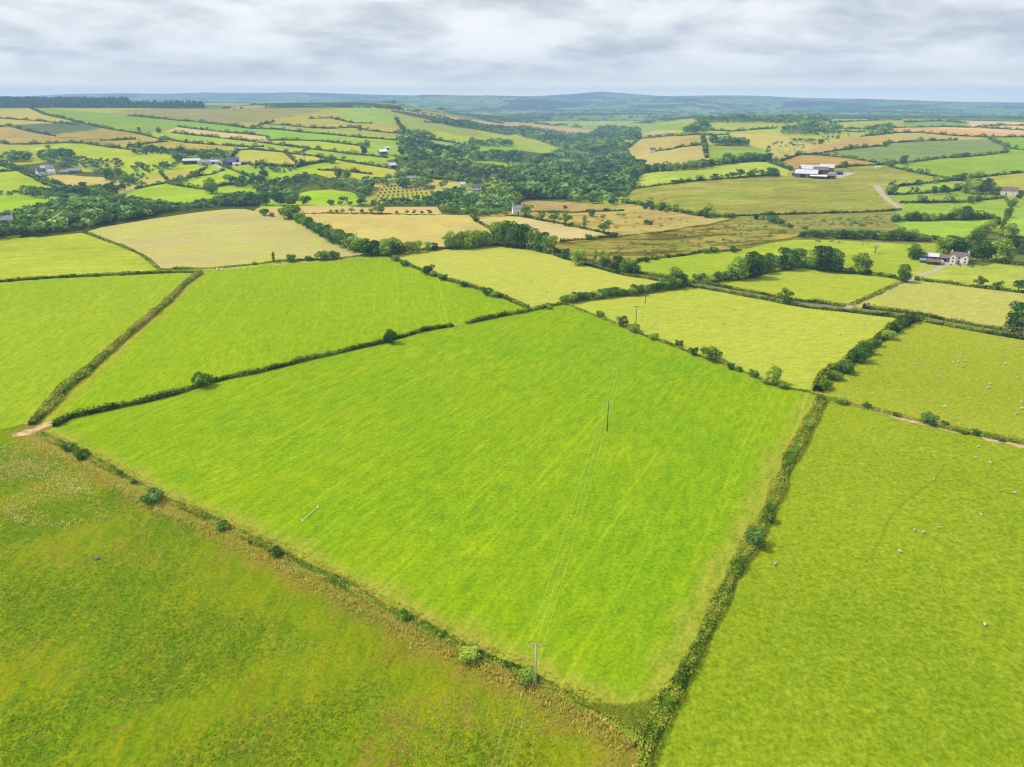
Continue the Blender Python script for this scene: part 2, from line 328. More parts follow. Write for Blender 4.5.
# ------------------------------------------------------------------ data: boundaries, in photo pixels
# (style, label, points)   styles: b bank hedge, h hedge, t tall overgrown hedge, s sparse low hedge, n plain line
# a trailing m on the style: the strip beside it is dry or worn
LINES = [
 ('cm', 'low heathery hedge bank running diagonally between two bright green fields', '33,425 51,405 66,388 84,374.5 107,354 127,336 150,317 168,302 185.5,284 201,273'),
 ('h', 'clipped hedge along the far left side of the largest bright green field', '55,427 69,418 102,411 142,402.5 178,393.5 203,385 229,378 259,372.5 280.5,367 311,359 346.5,351 387,341.5 423,331 453,326'),
 ('h', 'short end of clipped hedge beyond the gate at the largest field', '466,324 499,316.6 525,312 551,306.4 561,304'),
 ('bm', 'ragged brown hedge bank between the largest field and the rough pasture', '38,434 64.5,447.6 94,461 123,477 155,496 188,510.6 226,527 250,540 279,552.6 308.7,570 346.8,586 376,605.4 408,620 449.4,640.6 484.6,658 520,671 558,693 596,713 623,729 639,744'),
 ('Hm', 'thick bramble hedge down the right side of the largest bright green field', '560,1700 600,1050 628,820 640,775 647,746 663,711 679,684 698,649 714,614 729,582 752.5,541 770,508.5 787.7,464.5 805,432 822,399'),
 ('n', '', '572,701 596,704.5 623,706.5 650,701 667,687 674,684'),
 ('s', 'thin low hedge between the largest green field and the yellow field', '561,304 568.6,304.6 584,311 609,321 632,331 657.6,340 688,351.6 716,362 744,372 764,382 789.4,388.5 810,392 822,397'),
 ('t', 'bushy hedge between the yellow field and the sheep pasture', '817,392 825,377 845,365.6 863,351.6 886,335 906,323.7 919,318.6'),
 ('b', 'patchy hedge bank with bare earth between the two sheep pastures', '822,397 840,401 865.6,407.6 896,415 926.6,423 957,430.5 993,438 1023,443 1110,457'),
 ('h', 'upper hedge of the narrow lane beside the yellow fields', '500,241.5 530,245.5 552,250 569,256 588,261 608,267 626,271.5 646,274.5 672,279.5 703,284 733,289 764,294.6 789,300 827.5,304 846,306.5'),
 ('h', 'upper hedge of the lane past the track turning', '862,308 906,313 921.6,315.4 942,320 980,326.5 1023,334 1110,350'),
 ('h', 'lower hedge of the narrow lane along both yellow fields', '498,245 530,249.5 552,254.5 569,260 588,265.5 608,271.3 626,275.6 646,278.4 672,283.5 703,288.5 733,294 764,299.6 802,307 848,312 906,318.6 947,326 985,333 1023,339.5 1110,356'),
 ('s', 'low hedge under the row of bushes between the two yellow fields', '561,304 584,298.5 612,295 632,294.5 663,288.5 680,286'),
 ('h', 'hedge along the right side of the upper bright green field', '387,255 402.5,262.7 428,273 448,280.5 479,289.4 504,298 528,308'),
 ('b', 'hedge bank between the upper bright green field and the tan stubble field', '157.6,269.5 193,269 218.6,268 259,264 275.4,261.4 326,259.7 362,255.6 387,254'),
 ('h', 'hedge across the top of the far left bright green field', '-60,286 0,282 38,279 96.6,276 142,274 178,272.4 201,272.6'),
 ('b', 'curved earthy bank between the pale green field and the tan stubble field', '84,232.5 101.6,239 119,245 142,255 157.6,268'),
 ('n', '', '-60,250 0,242.6 38,237.6 84,232.5 101.6,227.4 128,223 152.5,218.8 192,213 229,209 245,209 254,211 283,213.5'),
 ('n', '', '-60,225 0,216 20,209 50,211 60,204 75,196 96,203 110,199 132,197 160,201 178,204 205,203 232,200.5 258,200 262,205 254,211'),
 ('t', 'overgrown dark hedge between the tan stubble field and the golden field', '282.6,214 300,221 316,231 330.5,238 349,246 366,253 374,252.5 387,254'),
 ('s', 'sparse hedge behind the golden field under the small trees', '283,213.6 311,213.6 330.5,213.3 349,213.3 385,213.8 410.6,214.5 440,214.5 464,215'),
 ('n', '', '254,209 262,208 280,206.5 300,205.5 345,206 365,207.5 384,207 437,206.8 442,214'),
 ('h', 'hedged green lane down the right end of the golden field', '466.4,213.6 477,221.6 490,229 497,237'),
 ('h', 'hedge below the golden field along the upper yellow field', '387,254.5 404,251.8 424,250.2 441,249.2 458.5,247.7 482,245.6 498,245'),
 # ground between the woods and the lane
 ('h', 'hedge with small round trees above the narrow tan field', '505,216 520,216.5 538.6,220 556,223 568,225.4 586.5,229.5 605,233.4 617,236'),
 ('h', 'low hedge along the bottom of the narrow tan field', '560,242 575,240.4 592,239 616,237'),
 ('h', 'hedge below the brown strip at the edge of the wood', '524,209 530.6,211.6 572,213 597,211.6 624,211'),
 ('n', '', '520,203 524,200 557,201.6 592,205.6 618,209.8 626,211'),
 ('s', 'low broken hedge across the top of the brown moor', '617,237 628,235.5 648,233.4 658.6,233 672,231 686.5,227.5 697,226 714.5,223.6 726.4,221 736,217'),
 ('h', 'bushy hedge between the brown moor and the small green field', '630,272 634,264 640,261 660,258 686.5,255.5 704,251.5 722.5,251.5 741,250.3'),
 ('s', 'low scrubby line at the lower end of the brown moor', '738,246 754,244 774,241 785,239.5 800,236'),
 ('h', 'hedge below the small green field beside the lane', '690,283 709,283.2 724,280.5 750,278 768,273 792,269 805,266'),
 ('h', 'hedge below the lawn-like field with the big trees', '805,266 834.5,271 858.5,273.5 894,278 903,281'),
 ('b', 'earthy hedge bank beside the stony track to the white house', '850,305.4 873,295.7 896,284.6 905,281'),
 ('h', 'hedge with round trees right of the stony track', '914,280 942,283 972,287 993,289.4 1023,293 1110,302'),
 ('h', 'shaded hedge under the trees beside the white house', '968,262 975,261.4 1000,262.6 1023,265 1110,272'),
 ('n', '', '690,283 704,266 720,256 741,250.3'),
 ('n', '', '741,250.3 768,243.5 794.6,239.8 834.5,239.8 870,242 904,243.5 938.5,243.5 944,252'),
 ('n', '', '800,234 806,231 840,229.5 880,230 905,229 941,238'),
 # right hand hill
 ('h', 'low hedge along the bottom of the big rough pasture on the hill', '736,216 773,215 814.5,213.8 854.5,212.7 888,211.3 901,209.8'),
 ('t', 'tree-lined hedge between the valley wood and the big rough pasture', '622,203 642,205.5 665,210 693,215 717,217 736,216.5'),
 ('h', 'hedge between the bright strip and the big rough pasture', '634.7,189 655,186 675,183.8 706.5,180.4 733,178.4 759,176.3 775,175'),
 ('n', '', '625,199.5 636,190 634.7,189 636,181 645,173'),
 ('t', 'tree belt between the golden slope and the bright strip', '640,173 655,171.5 666.6,170.5 693,168.3 720,164.5 760,161 777,162.5'),
 ('n', '', '645,173 642,167.7 633,160 624.5,156 627,150 640,140'),
 ('h', 'short hedge between the two golden slopes', '655,151.5 669,150 693,146 704,144.5'),
 ('t', 'hedge between the golden slope and the green field on the hill', '702.5,138 704,144.5 706.5,158'),
 ('h', 'hedge along the top of the upper golden slope', '640,139 660,137 680,136 705,135.4 728,135'),
 ('n', '', '704,144.5 714.5,145.5 752,146 773,152.5 764,157 740,159 709,160'),
 ('h', 'hedge running uphill from the farm past the orange field', '777,162.5 790,158 800,154.8 814.5,154.5 835,151 854.5,148.5 884,146'),
 ('h', 'dark hedge along the lower side of the big green hill field', '800,154.8 821,155.5 850.5,158.5 881,164 905,163.4 941,158.5 976,156.2 1007,152.5'),
 ('h', 'hedge round the end of the big green hill field', '1007,152.5 1005,146 989,139.4'),
 ('h', 'thin hedge along the top of the big green hill field', '884,146 890,143 915,141.5 957,140'),
 ('n', '', '957,140 989,139'),
 ('h', 'hedge beside the farm on the hill', '768,162.5 778,165.5 790,170 802,173'),
 ('h', 'hedge above the farm at the top of the rough pasture', '830,168.8 850.5,166.5 878,165 883,165'),
 ('h', 'long hedge from the big green hill field to the trees', '881,164 896,168.5 914.6,172.7 938.5,177.2 954.5,179 962,180'),
 ('h', 'hedge below the brighter green hill field', '970,178.5 984,177 1000,175 1024,172.6 1110,166'),
 ('h', 'top hedge of the small paddocks on the right', '892,187 914.6,185 930,183 945,181.2 962,180.4'),
 ('h', 'second hedge of the small paddocks on the right', '888,195 905,194.6 920,193.6 952,191.4 965,190'),
 ('h', 'third hedge of the small paddocks on the right', '900,203 928,203 962.5,202.3 985,200 1005,198'),
 ('t', 'overgrown hedge below the small paddocks', '892,221 910,221 934.5,220.4 960,219.6 994,219'),
 ('h', 'hedge dropping from the paddocks towards the white house', '994,219 998,224 986,230 974,238 960,243'),
 ('n', '', '901,209.6 896,214 892,221 905,229'),
 ('n', '', '892,187 887.5,190 888,195 893,199 900,203 901,209.6'),
 ('h', 'hedge on the right edge below the second house', '1005,198 1012,210 1004,222 1000,236 1024,238 1110,240'),
 ('n', '', '798.6,152.8 812,148.5 842.5,140.5 860,136.8 872,141 884,146'),
 ('h', 'hedge between the orange stubble and the tan hill field', '860,136.8 880,135 896,133 921,132.8 954.5,136 986,137.4 1024,137.2 1110,137'),
 ('h', 'hedge beyond the orange stubble fields', '886,128.4 905,127.6 946.5,127 985,128.2 1024,130.4 1110,134'),
 ('n', '', '921,132.5 949,128.7 1024,134 1110,139'),
 ('h', 'hedge of the green field on the right skyline slope', '989,139.2 1008,148.5 1024,150.2 1110,154'),
 ('n', '', '904,127 903,120.4 930,118.8 968,124.3 974,127.4'),
 # far left hillside
 ('h', 'upper hedge of the road on the far hillside', '-60,158 0,163 20,168.5 33,174 44,180.5 69,187'),
 ('h', 'lower hedge of the road on the far hillside', '-60,161 0,165.5 20,171.5 33,178 44,184 60,190'),
 ('h', 'short hedge below the hillside road', '-60,174 0,172 16,170.7'),
 ('h', 'dark hedge across the olive fields under the blue-green scrub', '-60,128 0,127 8,126 26.6,131 56,136.5'),
 ('h', 'hedge with bushes along the bright lower hillside fields', '-60,142 0,143 9,144.5 30.6,144.5 64,143 82.5,143.4 106,147 136,150.8 160,152 176,153.5'),
 ('h', 'long diagonal hedge below the bright green upper hillside field', '30.6,108.6 44,114.6 73,121 106,128.6 136,133.4 154.6,138 188,143 215,145 240,146.8 264,147'),
 ('n', '', '36,108.2 65,110.2 104,112.6 119.7,114.6 128,116 '),
 ('h', 'thin hedge under the long top hillside field', '128,116 157,118.6 181,121 202.5,122.6 224,125 244,128 251.7,128.8'),
 ('h', 'hedge between the emerald strip and the straw strip on the hillside', '178,127 198,129.4 221,132 264,136 268,136.8'),
 ('n', '', '181,121.4 178,127'),
 ('n', '', '178,127 165,131 172,132.8'),
 ('h', 'bushy hedge between the straw strip and the green strip', '172,132.8 190,135 208,136.7 243.7,140.7 264,143 280,145.3 306.5,148.7 322.5,150.6 349,154.2 381,157.2 388,158'),
 ('n', '', '268,136.8 267,141 264,143'),
 ('h', 'hedge between two olive fields on the upper hillside', '251.7,128.8 264,124 274,122'),
 ('h', 'hedge with trees across the middle of the hillside', '251.7,128.8 273,129.2 300,132.2 336,135.2 362,138 392,140.2 400,140.5'),
 ('h', 'lower hedge with trees across the middle of the hillside', '268,140.5 300,140.5 320,141.2 338.5,143.2 361,146 366,152'),
 ('h', 'hedge above the gold hillside field', '256,150 280,152 297,154.5 313,156 326.5,159 338.5,160.2 352,162.7 381,167.2 392,168.7'),
 ('h', 'slanting hedge joining two long hillside hedges', '297,154.5 303,151.5 309,149'),
 ('t', 'thick scrubby hedge below the gold hillside field', '256,166 275,166.5 295,168 306.5,164.8 322.5,162.6 332,162'),
 ('h', 'thin hedge high on the hillside', '262,124 285,125.6 309,128 330.5,128.8 352,127.4 370,131 392,133.2 402,133'),
 ('h', 'broken hedge under the skyline of the hillside', '309,118.8 330.5,118.2 352,123 372,123.6'),
 ('t', 'tree-lined lane climbing to the skyline', '396,120 399,125 402.6,131 405,136'),
 ('t', 'scrubby tree belt between the olive field and the bright hill farm fields', '128,147 150,149 168,151.5 192,153.5 215,155 233,157'),
 ('h', 'hedge round the golden field by the hillside farm', '233,157 238,150.5 250,149.5 264,150'),
 ('n', '', '233,157 245,159 264,160.6'),
 ('h', 'hedge below the blue-roofed farm', '218.5,164.5 234.5,171 244,175 253,178'),
 ('h', 'hedge between the two bright fields below the farm', '136,189 150,186 172,181.7 186,179 194.5,176.5 210.5,174.8 224,170.4'),
 ('h', 'dark hedge across the bright farm fields', '168,184 185,187 200,189.4 212,188 223.7,185.7 247.7,182 253,178'),
 ('n', '', '200,189.4 215,192 232,200.5'),
 ('n', '', '145,178 160,172 180,170.5 192,170 194.5,176.5'),
 ('n', '', '64,143.5 40,147 28,149 60,154 100,160 125,161 140,166 160,166.5 185,160 183,156 176,153.5'),
 ('n', '', '40,163 60,160 84,172 112,172 125,161'),
 ('n', '', '44,176.5 60,174 84,176.5 105,177 125,185 130,190 105,193 72,187.5'),
 ('n', '', '256,200 256,190 258,186 275,182 288,180 300,173.5 318,174.5 330,178 345,179'),
 ('n', '', '318,174.5 322,166.5 335,163.5 352,163.5'),
 ('n', '', '345,179 370,179.5 392,178 396,171'),
 ('n', '', '295,204 300,193 310,190.8 330,189.6 350,192 362,196 358,205'),
 ('n', '', '362,196 372,189 380,186.6 400,190 430,192.5 433,199 420,201.5 400,202 372,204'),
 ('n', '', '258,206 262,200 275,198.6 290,201.5 288,206'),
 ('n', '', '430,119.5 456,121.6 480,124.5 505,128 522,133 508,135.5 480,130.5 455,127 430,121.5'),
 ('n', '', '457,136 475,136.3 500,138.6 510,141.5 500,144 478,144 459,143'),
 ('n', '', '464,147.6 480,147 520,149 522,154 500,153.5 476,153.5'),
 ('n', '', '411,149.5 428,149.5 450,155 470,158 474,160.5 455,159.6 430,154.5 411,152.5'),
 ('n', '', '432,143 440,142 447,147 440,149.3'),
 ('n', '', '469,161 490,161 517,164.5 517,166.6 490,166 472,164.5'),
 ('n', '', '489,169 500,168 518,169.5 516,174.5 502,175 491,172.5'),
 ('n', '', '416,178.4 440,180 466,183.5 462,187 445,188.5 425,184'),
 ('n', '', '525,142 533,141.5 541,144 536,147 526,146.5'),
 ('n', '', '510,148.5 523,148.5 527,151.5 520,154.6 510,154.3'),
 ('n', '', '541,149.8 551,150.5 557,154.5 548,155.8 543,153.5'),
 ('n', '', '530,170 552,171 566,174.5 552,176 534,174'),
 ('n', '', '497,186 510,185 526,187.5 520,191.5 504,191.5'),
 ('n', '', '500,124 520,121.5 545,124.5 560,126.5 590,129.5 591,133.5 575,134.5 556,132 535,129 512,127'),
 ('n', '', '484,219 495,217 512,217 520,222 505,226 492,224'),
 ('n', '', '786,135.4 792,140.3 812,141 834,139.5 840,135.4 812,135.6'),
 ('h', 'upper thin hedge on the right hill top beside the copse', '840,128.6 852,128.8 868,129'),
 ('h', 'lower thin hedge on the right hill top beside the copse', '842,131.6 852,132 866,132.2'),
 ('h', 'hedge along the far brow of the right hill', '830,123 850,121.6 888,120.2 903,120.4'),
 ('n', '', '640,125 684,123.5 690,127 684,130.4 640,130.6'),
 ('n', '', '640,131 655,130.5 676,130.6 676,134 655,134.8 640,135'),
 ('n', '', '700,126 724,124.5 740,129.5 776,124.5 776,130 730,133.5 700,133'),
 ('n', '', '735,133 752,133.5 776,137 770,140 745,137'),
 ('hx', 'thin hedge between gold bands at the left edge of the hillside', '0,118.5 30,120.5 62,123.5 78,125.5'),
 ('hx', 'short hedge above the scrubby belt on the hillside', '100,140.8 118,140.2 136,139.2'),
 ('hx', 'hedge stub joining scrub belt and green strip', '128,146.5 150,143.5 168,141.5'),
 ('hx', 'little hedge between the two bright paddocks below the farm', '194.5,176.5 200,172 206,168'),
 ('hx', 'hedge across the bright field below the barns', '160,172.5 165,178 170,183.5'),
 ('hx', 'hedge down through the gold hillside field', '285,152.8 290,157 296,163'),
 ('hx', 'hedge across the gold-green field below the barn', '318,170 345,171.5 372,174.5'),
 ('hx', 'hedge between trees and lime field above the valley', '411,137.5 435,140 457,143.5'),
 ('hx', 'hedge among the cottages on the valley side', '430,160.5 455,165 482,164.5'),
 ('hx', 'hedge above the golden field by the white cottage', '415,177.5 440,178.8 468,182'),
 ('hx', 'hedge beside the golden clearing in the valley', '485,168 503,167.6 520,169.2'),
 ('hx', 'far thin hedge across the green field on the right brow', '905,122.5 940,121.2 968,123.6'),
 ('hx', 'hedge on the far right brow above the straw field', '975,127.2 1000,125.4 1024,125.8'),
 ('hx', 'hedge across the top of the hill by the spinney', '700,130 730,131.6 776,128.4'),
 ('hx', 'hedge over the brown field on the left skyline', '425,122.3 456,124 490,127.5'),
]
LINES = [(a, b, P(c)) for a, b, c in LINES]
# field seeds: (u, v, material, colour a, colour b, contrast, mowing angle deg, margin m, margin colour, description)
G1, G2 = (112, 196, 4), (152, 205, 16)
SEEDS = [
 (470, 480, 'grass', (122, 178, 0), (170, 192, 4), 1.0, '470,530 540,460', 6.5, (180, 182, 64), 'largest bright green mown field'),
 (632, 714, 'rough', (104, 124, 14), (146, 136, 40), 1.2, 0, 0, (190, 160, 90), 'brambly corner below the largest field'),
 (120, 600, 'rough', (126, 164, 2), (164, 168, 16), 1.3, 0, 7, (164, 146, 58), 'rough tussocky pasture'),
 (880, 600, 'pasture', (134, 168, 6), (180, 194, 42), 1.1, -35, 0, (190, 190, 90), 'mottled sheep pasture beside the bramble hedge'),
 (70, 330, 'grass', (150, 188, 16), (178, 198, 44), 0.9, '66,388 150,317', 4, (186, 190, 66), 'bright green field in front of the straight hedge'),
 (250, 310, 'grass', (142, 184, 0), (168, 196, 16), 0.9, '84,374 150,317', 6, (182, 182, 58), 'bright green field with a lone bush on its hedge'),
 (60, 258, 'grass', (172, 198, 48), (190, 208, 74), 0.8, 80, 0, (190, 200, 80), 'pale green field on the crest'),
 (210, 240, 'grass', (212, 208, 136), (188, 202, 96), 2.2, 80, 0, (200, 190, 90), 'tan stubble field on the crest'),
 (420, 232, 'grass', (220, 203, 124), (206, 207, 108), 0.9, 80, 0, (200, 190, 90), 'golden stubble field'),
 (320, 209, 'grass', (220, 199, 134), (208, 197, 116), 0.8, 80, 0, (200, 190, 90), 'narrow tan strip behind the golden field'),
 (520, 272, 'grass', (190, 208, 76), (208, 210, 96), 0.9, 70, 0, (200, 190, 90), 'lemon field above the largest field'),
 (750, 325, 'grass', (184, 206, 64), (204, 208, 82), 1.1, 75, 0, (200, 190, 90), 'yellow field'),
 (950, 370, 'pasture', (162, 182, 32), (190, 199, 66), 1.1, 75, 0, (200, 190, 90), 'sheep pasture under the lane'),
 (980, 306, 'grass', (188, 198, 84), (206, 206, 112), 1.0, 75, 0, (200, 190, 90), 'pale field above the lane'),
 (800, 290, 'grass', (172, 196, 44), (192, 206, 78), 0.9, 75, 0, (200, 190, 90), 'pale green field below the big trees'),
 (970, 274, 'grass', (176, 204, 70), (196, 206, 90), 0.9, 75, 0, (200, 190, 90), 'green field in front of the white house'),
 (870, 260, 'grass', (158, 192, 40), (184, 204, 70), 0.9, 75, 0, (200, 190, 90), 'lawn-like green field beside the white house'),
 (915, 250, 'grass', (158, 192, 40), (184, 204, 70), 0.9, 75, 0, (200, 190, 90), 'lawn-like green field beside the white house'),
 (830, 250, 'grass', (158, 192, 40), (184, 204, 70), 0.9, 75, 0, (200, 190, 90), 'lawn-like green field beside the white house'),
 (700, 268, 'grass', (160, 194, 44), (180, 204, 66), 0.9, 75, 0, (200, 190, 90), 'small green field beyond the lane'),
 (690, 243, 'moor', (158, 174, 66), (190, 176, 92), 1.3, 75, 0, (118, 106, 28), 'brown moor'),
 (575, 250, 'moor', (158, 174, 66), (190, 176, 92), 1.3, 75, 0, (118, 106, 28), 'brown moor'),
 (600, 256, 'moor', (158, 174, 66), (190, 176, 92), 1.3, 75, 0, (118, 106, 28), 'brown moor'),
 (660, 222, 'moor', (204, 203, 118), (196, 196, 96), 1.2, 75, 0, (190, 160, 90), 'tan rough field'),
 (600, 222, 'moor', (204, 203, 118), (196, 196, 96), 1.2, 75, 0, (190, 160, 90), 'tan rough field'),
 (640, 229, 'moor', (204, 203, 118), (196, 196, 96), 1.2, 75, 0, (190, 160, 90), 'tan rough field'),
 (560, 232, 'grass', (220, 205, 144), (212, 205, 132), 0.8, 75, 0, (190, 160, 90), 'narrow tan field'),
 (580, 209, 'moor', (202, 185, 122), (190, 170, 100), 1.0, 75, 0, (176, 150, 90), 'brown strip below the wood'),
 (850, 221, 'moor', (152, 168, 72), (170, 172, 88), 1.2, 75, 0, (150, 150, 80), 'marshy strip under the rough pasture'),
 (860, 236, 'moor', (120, 140, 66), (140, 150, 70), 1.2, 75, 0, (120, 120, 60), 'scrubby ground'),
 (780, 195, 'moor', (156, 182, 62), (180, 190, 88), 1.4, 80, 0, (158, 160, 72), 'big rough pasture on the hill'),
 (870, 203, 'moor', (156, 182, 62), (180, 190, 88), 1.4, 80, 0, (158, 160, 72), 'big rough pasture on the hill'),
 (690, 200, 'moor', (156, 182, 62), (180, 190, 88), 1.4, 80, 0, (158, 160, 72), 'big rough pasture on the hill'),
 (880, 178, 'moor', (156, 182, 62), (180, 190, 88), 1.4, 80, 0, (158, 160, 72), 'big rough pasture on the hill'),
 (930, 181, 'moor', (156, 182, 62), (180, 190, 88), 1.4, 80, 0, (158, 160, 72), 'big rough pasture on the hill'),
 (700, 174, 'grass', (168, 204, 66), (186, 208, 84), 0.8, 80, 0, (180, 170, 90), 'bright strip on the hill'),
 (670, 160, 'grass', (202, 197, 120), (190, 188, 100), 0.9, 80, 0, (180, 170, 90), 'lower golden slope'),
 (675, 143, 'grass', (180, 180, 92), (196, 186, 104), 0.9, 80, 0, (180, 170, 90), 'upper golden slope'),
 (735, 153, 'grass', (150, 180, 66), (150, 188, 76), 0.8, 80, 0, (180, 170, 90), 'green field in the hill hedges'),
 (840, 147, 'grass', (202, 177, 116), (194, 170, 100), 1.0, 80, 0, (180, 170, 90), 'orange-brown hill field'),
 (815, 160, 'moor', (186, 178, 80), (204, 179, 96), 1.0, 80, 0, (190, 150, 80), 'olive strip above the farm'),
 (920, 152, 'grass', (130, 162, 82), (146, 168, 96), 0.8, 85, 0, (180, 170, 90), 'big green hill field'),
 (970, 166, 'grass', (138, 186, 54), (160, 192, 66), 0.8, 85, 0, (180, 170, 90), 'brighter green hill field'),
 (1000, 184, 'grass', (166, 190, 66), (186, 192, 80), 0.9, 85, 0, (180, 170, 90), 'field behind the second house'),
 (915, 189, 'grass', (150, 194, 66), (170, 198, 76), 0.9, 85, 0, (180, 170, 90), 'second paddock'),
 (935, 198, 'grass', (160, 184, 70), (150, 190, 66), 0.9, 85, 0, (180, 170, 90), 'third paddock'),
 (960, 207, 'grass', (150, 196, 60), (170, 200, 76), 0.9, 85, 0, (180, 170, 90), 'fourth paddock'),
 (950, 229, 'grass', (150, 204, 56), (172, 208, 76), 0.8, 85, 0, (180, 170, 90), 'green field behind the white house'),
 (1016, 226, 'grass', (160, 200, 66), (172, 208, 76), 0.8, 85, 0, (180, 170, 90), 'green field at the edge of the paddocks'),
 (920, 137, 'grass', (198, 193, 104), (190, 184, 88), 0.8, 85, 0, (180, 170, 90), 'tan hill field'),
 (915, 130, 'grass', (220, 189, 118), (212, 185, 112), 0.8, 85, 0, (180, 170, 90), 'orange stubble field'),
 (990, 134.6, 'grass', (226, 187, 106), (218, 187, 104), 0.8, 85, 0, (180, 170, 90), 'lower orange stubble field'),
 (990, 130.3, 'grass', (226, 209, 152), (220, 199, 136), 0.8, 85, 0, (180, 170, 90), 'pale straw field'),
 (1012, 143, 'grass', (134, 184, 62), (150, 188, 70), 0.8, 85, 0, (180, 170, 90), 'green field by the stubble'),
 (935, 123, 'grass', (134, 176, 74), (150, 180, 84), 0.8, 85, 0, (180, 170, 90), 'far green field'),
 # far hillside
 (20, 119, 'grass', (204, 199, 96), (186, 184, 76), 1.2, 80, 0, (180, 170, 90), 'gold upper hillside field'),
 (10, 135, 'moor', (168, 172, 78), (196, 180, 92), 1.1, 80, 0, (206, 176, 110), 'olive hillside rough'),
 (50, 131, 'moor', (96, 126, 88), (110, 136, 92), 1.0, 80, 0, (120, 140, 90), 'blue-green scrub patch'),
 (90, 134, 'moor', (196, 186, 82), (178, 180, 78), 1.1, 80, 0, (160, 140, 80), 'dull gold hillside field'),
 (90, 119, 'grass', (134, 180, 46), (150, 182, 62), 0.8, 80, 0, (180, 170, 90), 'bright green upper hillside field'),
 (110, 116, 'grass', (134, 180, 46), (150, 182, 62), 0.8, 80, 0, (180, 170, 90), 'bright green upper hillside field'),
 (180, 113, 'grass', (150, 162, 84), (166, 164, 98), 0.9, 80, 0, (180, 170, 90), 'long olive field under the skyline'),
 (240, 118, 'grass', (150, 162, 84), (166, 164, 98), 0.9, 80, 0, (180, 170, 90), 'long olive field under the skyline'),
 (70, 109, 'grass', (168, 190, 70), (180, 190, 82), 0.9, 80, 0, (180, 170, 90), 'olive corner under the plantation'),
 (150, 125, 'grass', (134, 180, 46), (150, 182, 62), 0.8, 80, 0, (180, 170, 90), 'bright green middle field of the hillside'),
 (215, 128, 'grass', (134, 190, 66), (148, 192, 72), 0.8, 80, 0, (180, 170, 90), 'emerald strip'),
 (215, 134.5, 'grass', (220, 207, 138), (208, 203, 124), 0.8, 80, 0, (180, 170, 90), 'straw strip'),
 (200, 140, 'grass', (160, 202, 56), (178, 200, 66), 0.8, 80, 0, (180, 170, 90), 'green strip below the straw'),
 (180, 148, 'grass', (186, 186, 70), (192, 182, 78), 0.9, 80, 0, (180, 170, 90), 'olive-gold hillside field'),
 (100, 152, 'grass', (176, 208, 46), (190, 208, 60), 0.9, 80, 0, (180, 170, 90), 'lime hillside field'),
 (250, 155, 'grass', (198, 211, 86), (190, 200, 70), 0.8, 80, 0, (180, 170, 90), 'golden field by the farm'),
 (205, 171, 'grass', (172, 212, 34), (182, 212, 46), 0.8, 80, 0, (180, 170, 90), 'bright paddock below the farm'),
 (235, 177, 'grass', (170, 212, 34), (182, 212, 46), 0.8, 80, 0, (180, 170, 90), 'bright field below the farm'),
 (180, 193, 'grass', (160, 208, 40), (176, 212, 54), 0.8, 80, 0, (180, 170, 90), 'bright field above the tree belt'),
 (163, 176, 'grass', (196, 196, 76), (202, 201, 100), 0.9, 80, 0, (180, 170, 90), 'gold paddock'),
 (90, 183, 'grass', (204, 207, 100), (212, 199, 116), 0.9, 80, 0, (180, 170, 90), 'straw field in front of the hamlet'),
 (20, 182, 'grass', (168, 206, 46), (184, 206, 60), 0.9, 80, 0, (180, 170, 90), 'green field below the hillside road'),
 (8, 168.5, 'grass', (170, 200, 60), (186, 202, 70), 0.9, 80, 0, (180, 170, 90), 'sliver of field below the hillside road'),
 (20, 161, 'grass', (184, 202, 64), (176, 190, 70), 0.9, 80, 0, (180, 170, 90), 'field above the hillside road'),
 (20, 205, 'grass', (160, 212, 34), (176, 212, 50), 0.8, 80, 0, (180, 170, 90), 'bright field beside the cottage'),
 (255, 188, 'grass', (160, 208, 44), (170, 206, 54), 0.8, 80, 0, (180, 170, 90), 'small bright field at the end of the farm hedge'),
 (285, 159, 'grass', (196, 200, 66), (202, 207, 90), 0.9, 80, 0, (180, 170, 90), 'gold hillside field'),
 (270, 148, 'grass', (170, 202, 58), (176, 196, 66), 0.9, 80, 0, (180, 170, 90), 'green end of the hillside strip'),
 (340, 149.5, 'grass', (176, 206, 58), (186, 204, 66), 0.8, 80, 0, (180, 170, 90), 'lime strip on the hillside'),
 (350, 158.5, 'grass', (160, 202, 58), (176, 204, 66), 0.8, 80, 0, (180, 170, 90), 'green strip above the barn'),
 (350, 171, 'grass', (186, 206, 56), (196, 200, 70), 0.9, 80, 0, (180, 170, 90), 'gold-green field below the barn'),
 (310, 137, 'grass', (148, 198, 56), (150, 200, 64), 0.8, 80, 0, (180, 170, 90), 'emerald field across the hillside'),
 (350, 142, 'grass', (156, 198, 58), (160, 200, 66), 0.8, 80, 0, (180, 170, 90), 'second emerald field across the hillside'),
 (285, 127.6, 'grass', (160, 186, 78), (176, 186, 82), 0.9, 80, 0, (180, 170, 90), 'olive strip on the hillside'),
 (300, 121, 'grass', (172, 182, 74), (186, 182, 82), 0.9, 80, 0, (180, 170, 90), 'olive field under the skyline'),
 (380, 127, 'grass', (176, 190, 82), (196, 184, 92), 0.9, 80, 0, (180, 170, 90), 'tan-green field near the climbing lane'),
 (375, 120.5, 'grass', (150, 200, 78), (170, 196, 82), 0.8, 80, 0, (180, 170, 90), 'green field at the skyline'),
 (370, 135.5, 'grass', (170, 194, 76), (180, 190, 82), 0.8, 80, 0, (180, 170, 90), 'pale strip by the climbing lane'),
 (440, 127, 'grass', (172, 190, 84), (156, 182, 86), 0.9, 80, 0, (180, 170, 90), 'olive field right of the climbing lane'),
 (470, 125.5, 'moor', (76, 100, 70), (90, 110, 76), 0.9, 80, 0, (90, 110, 76), 'dark wooded bank'),
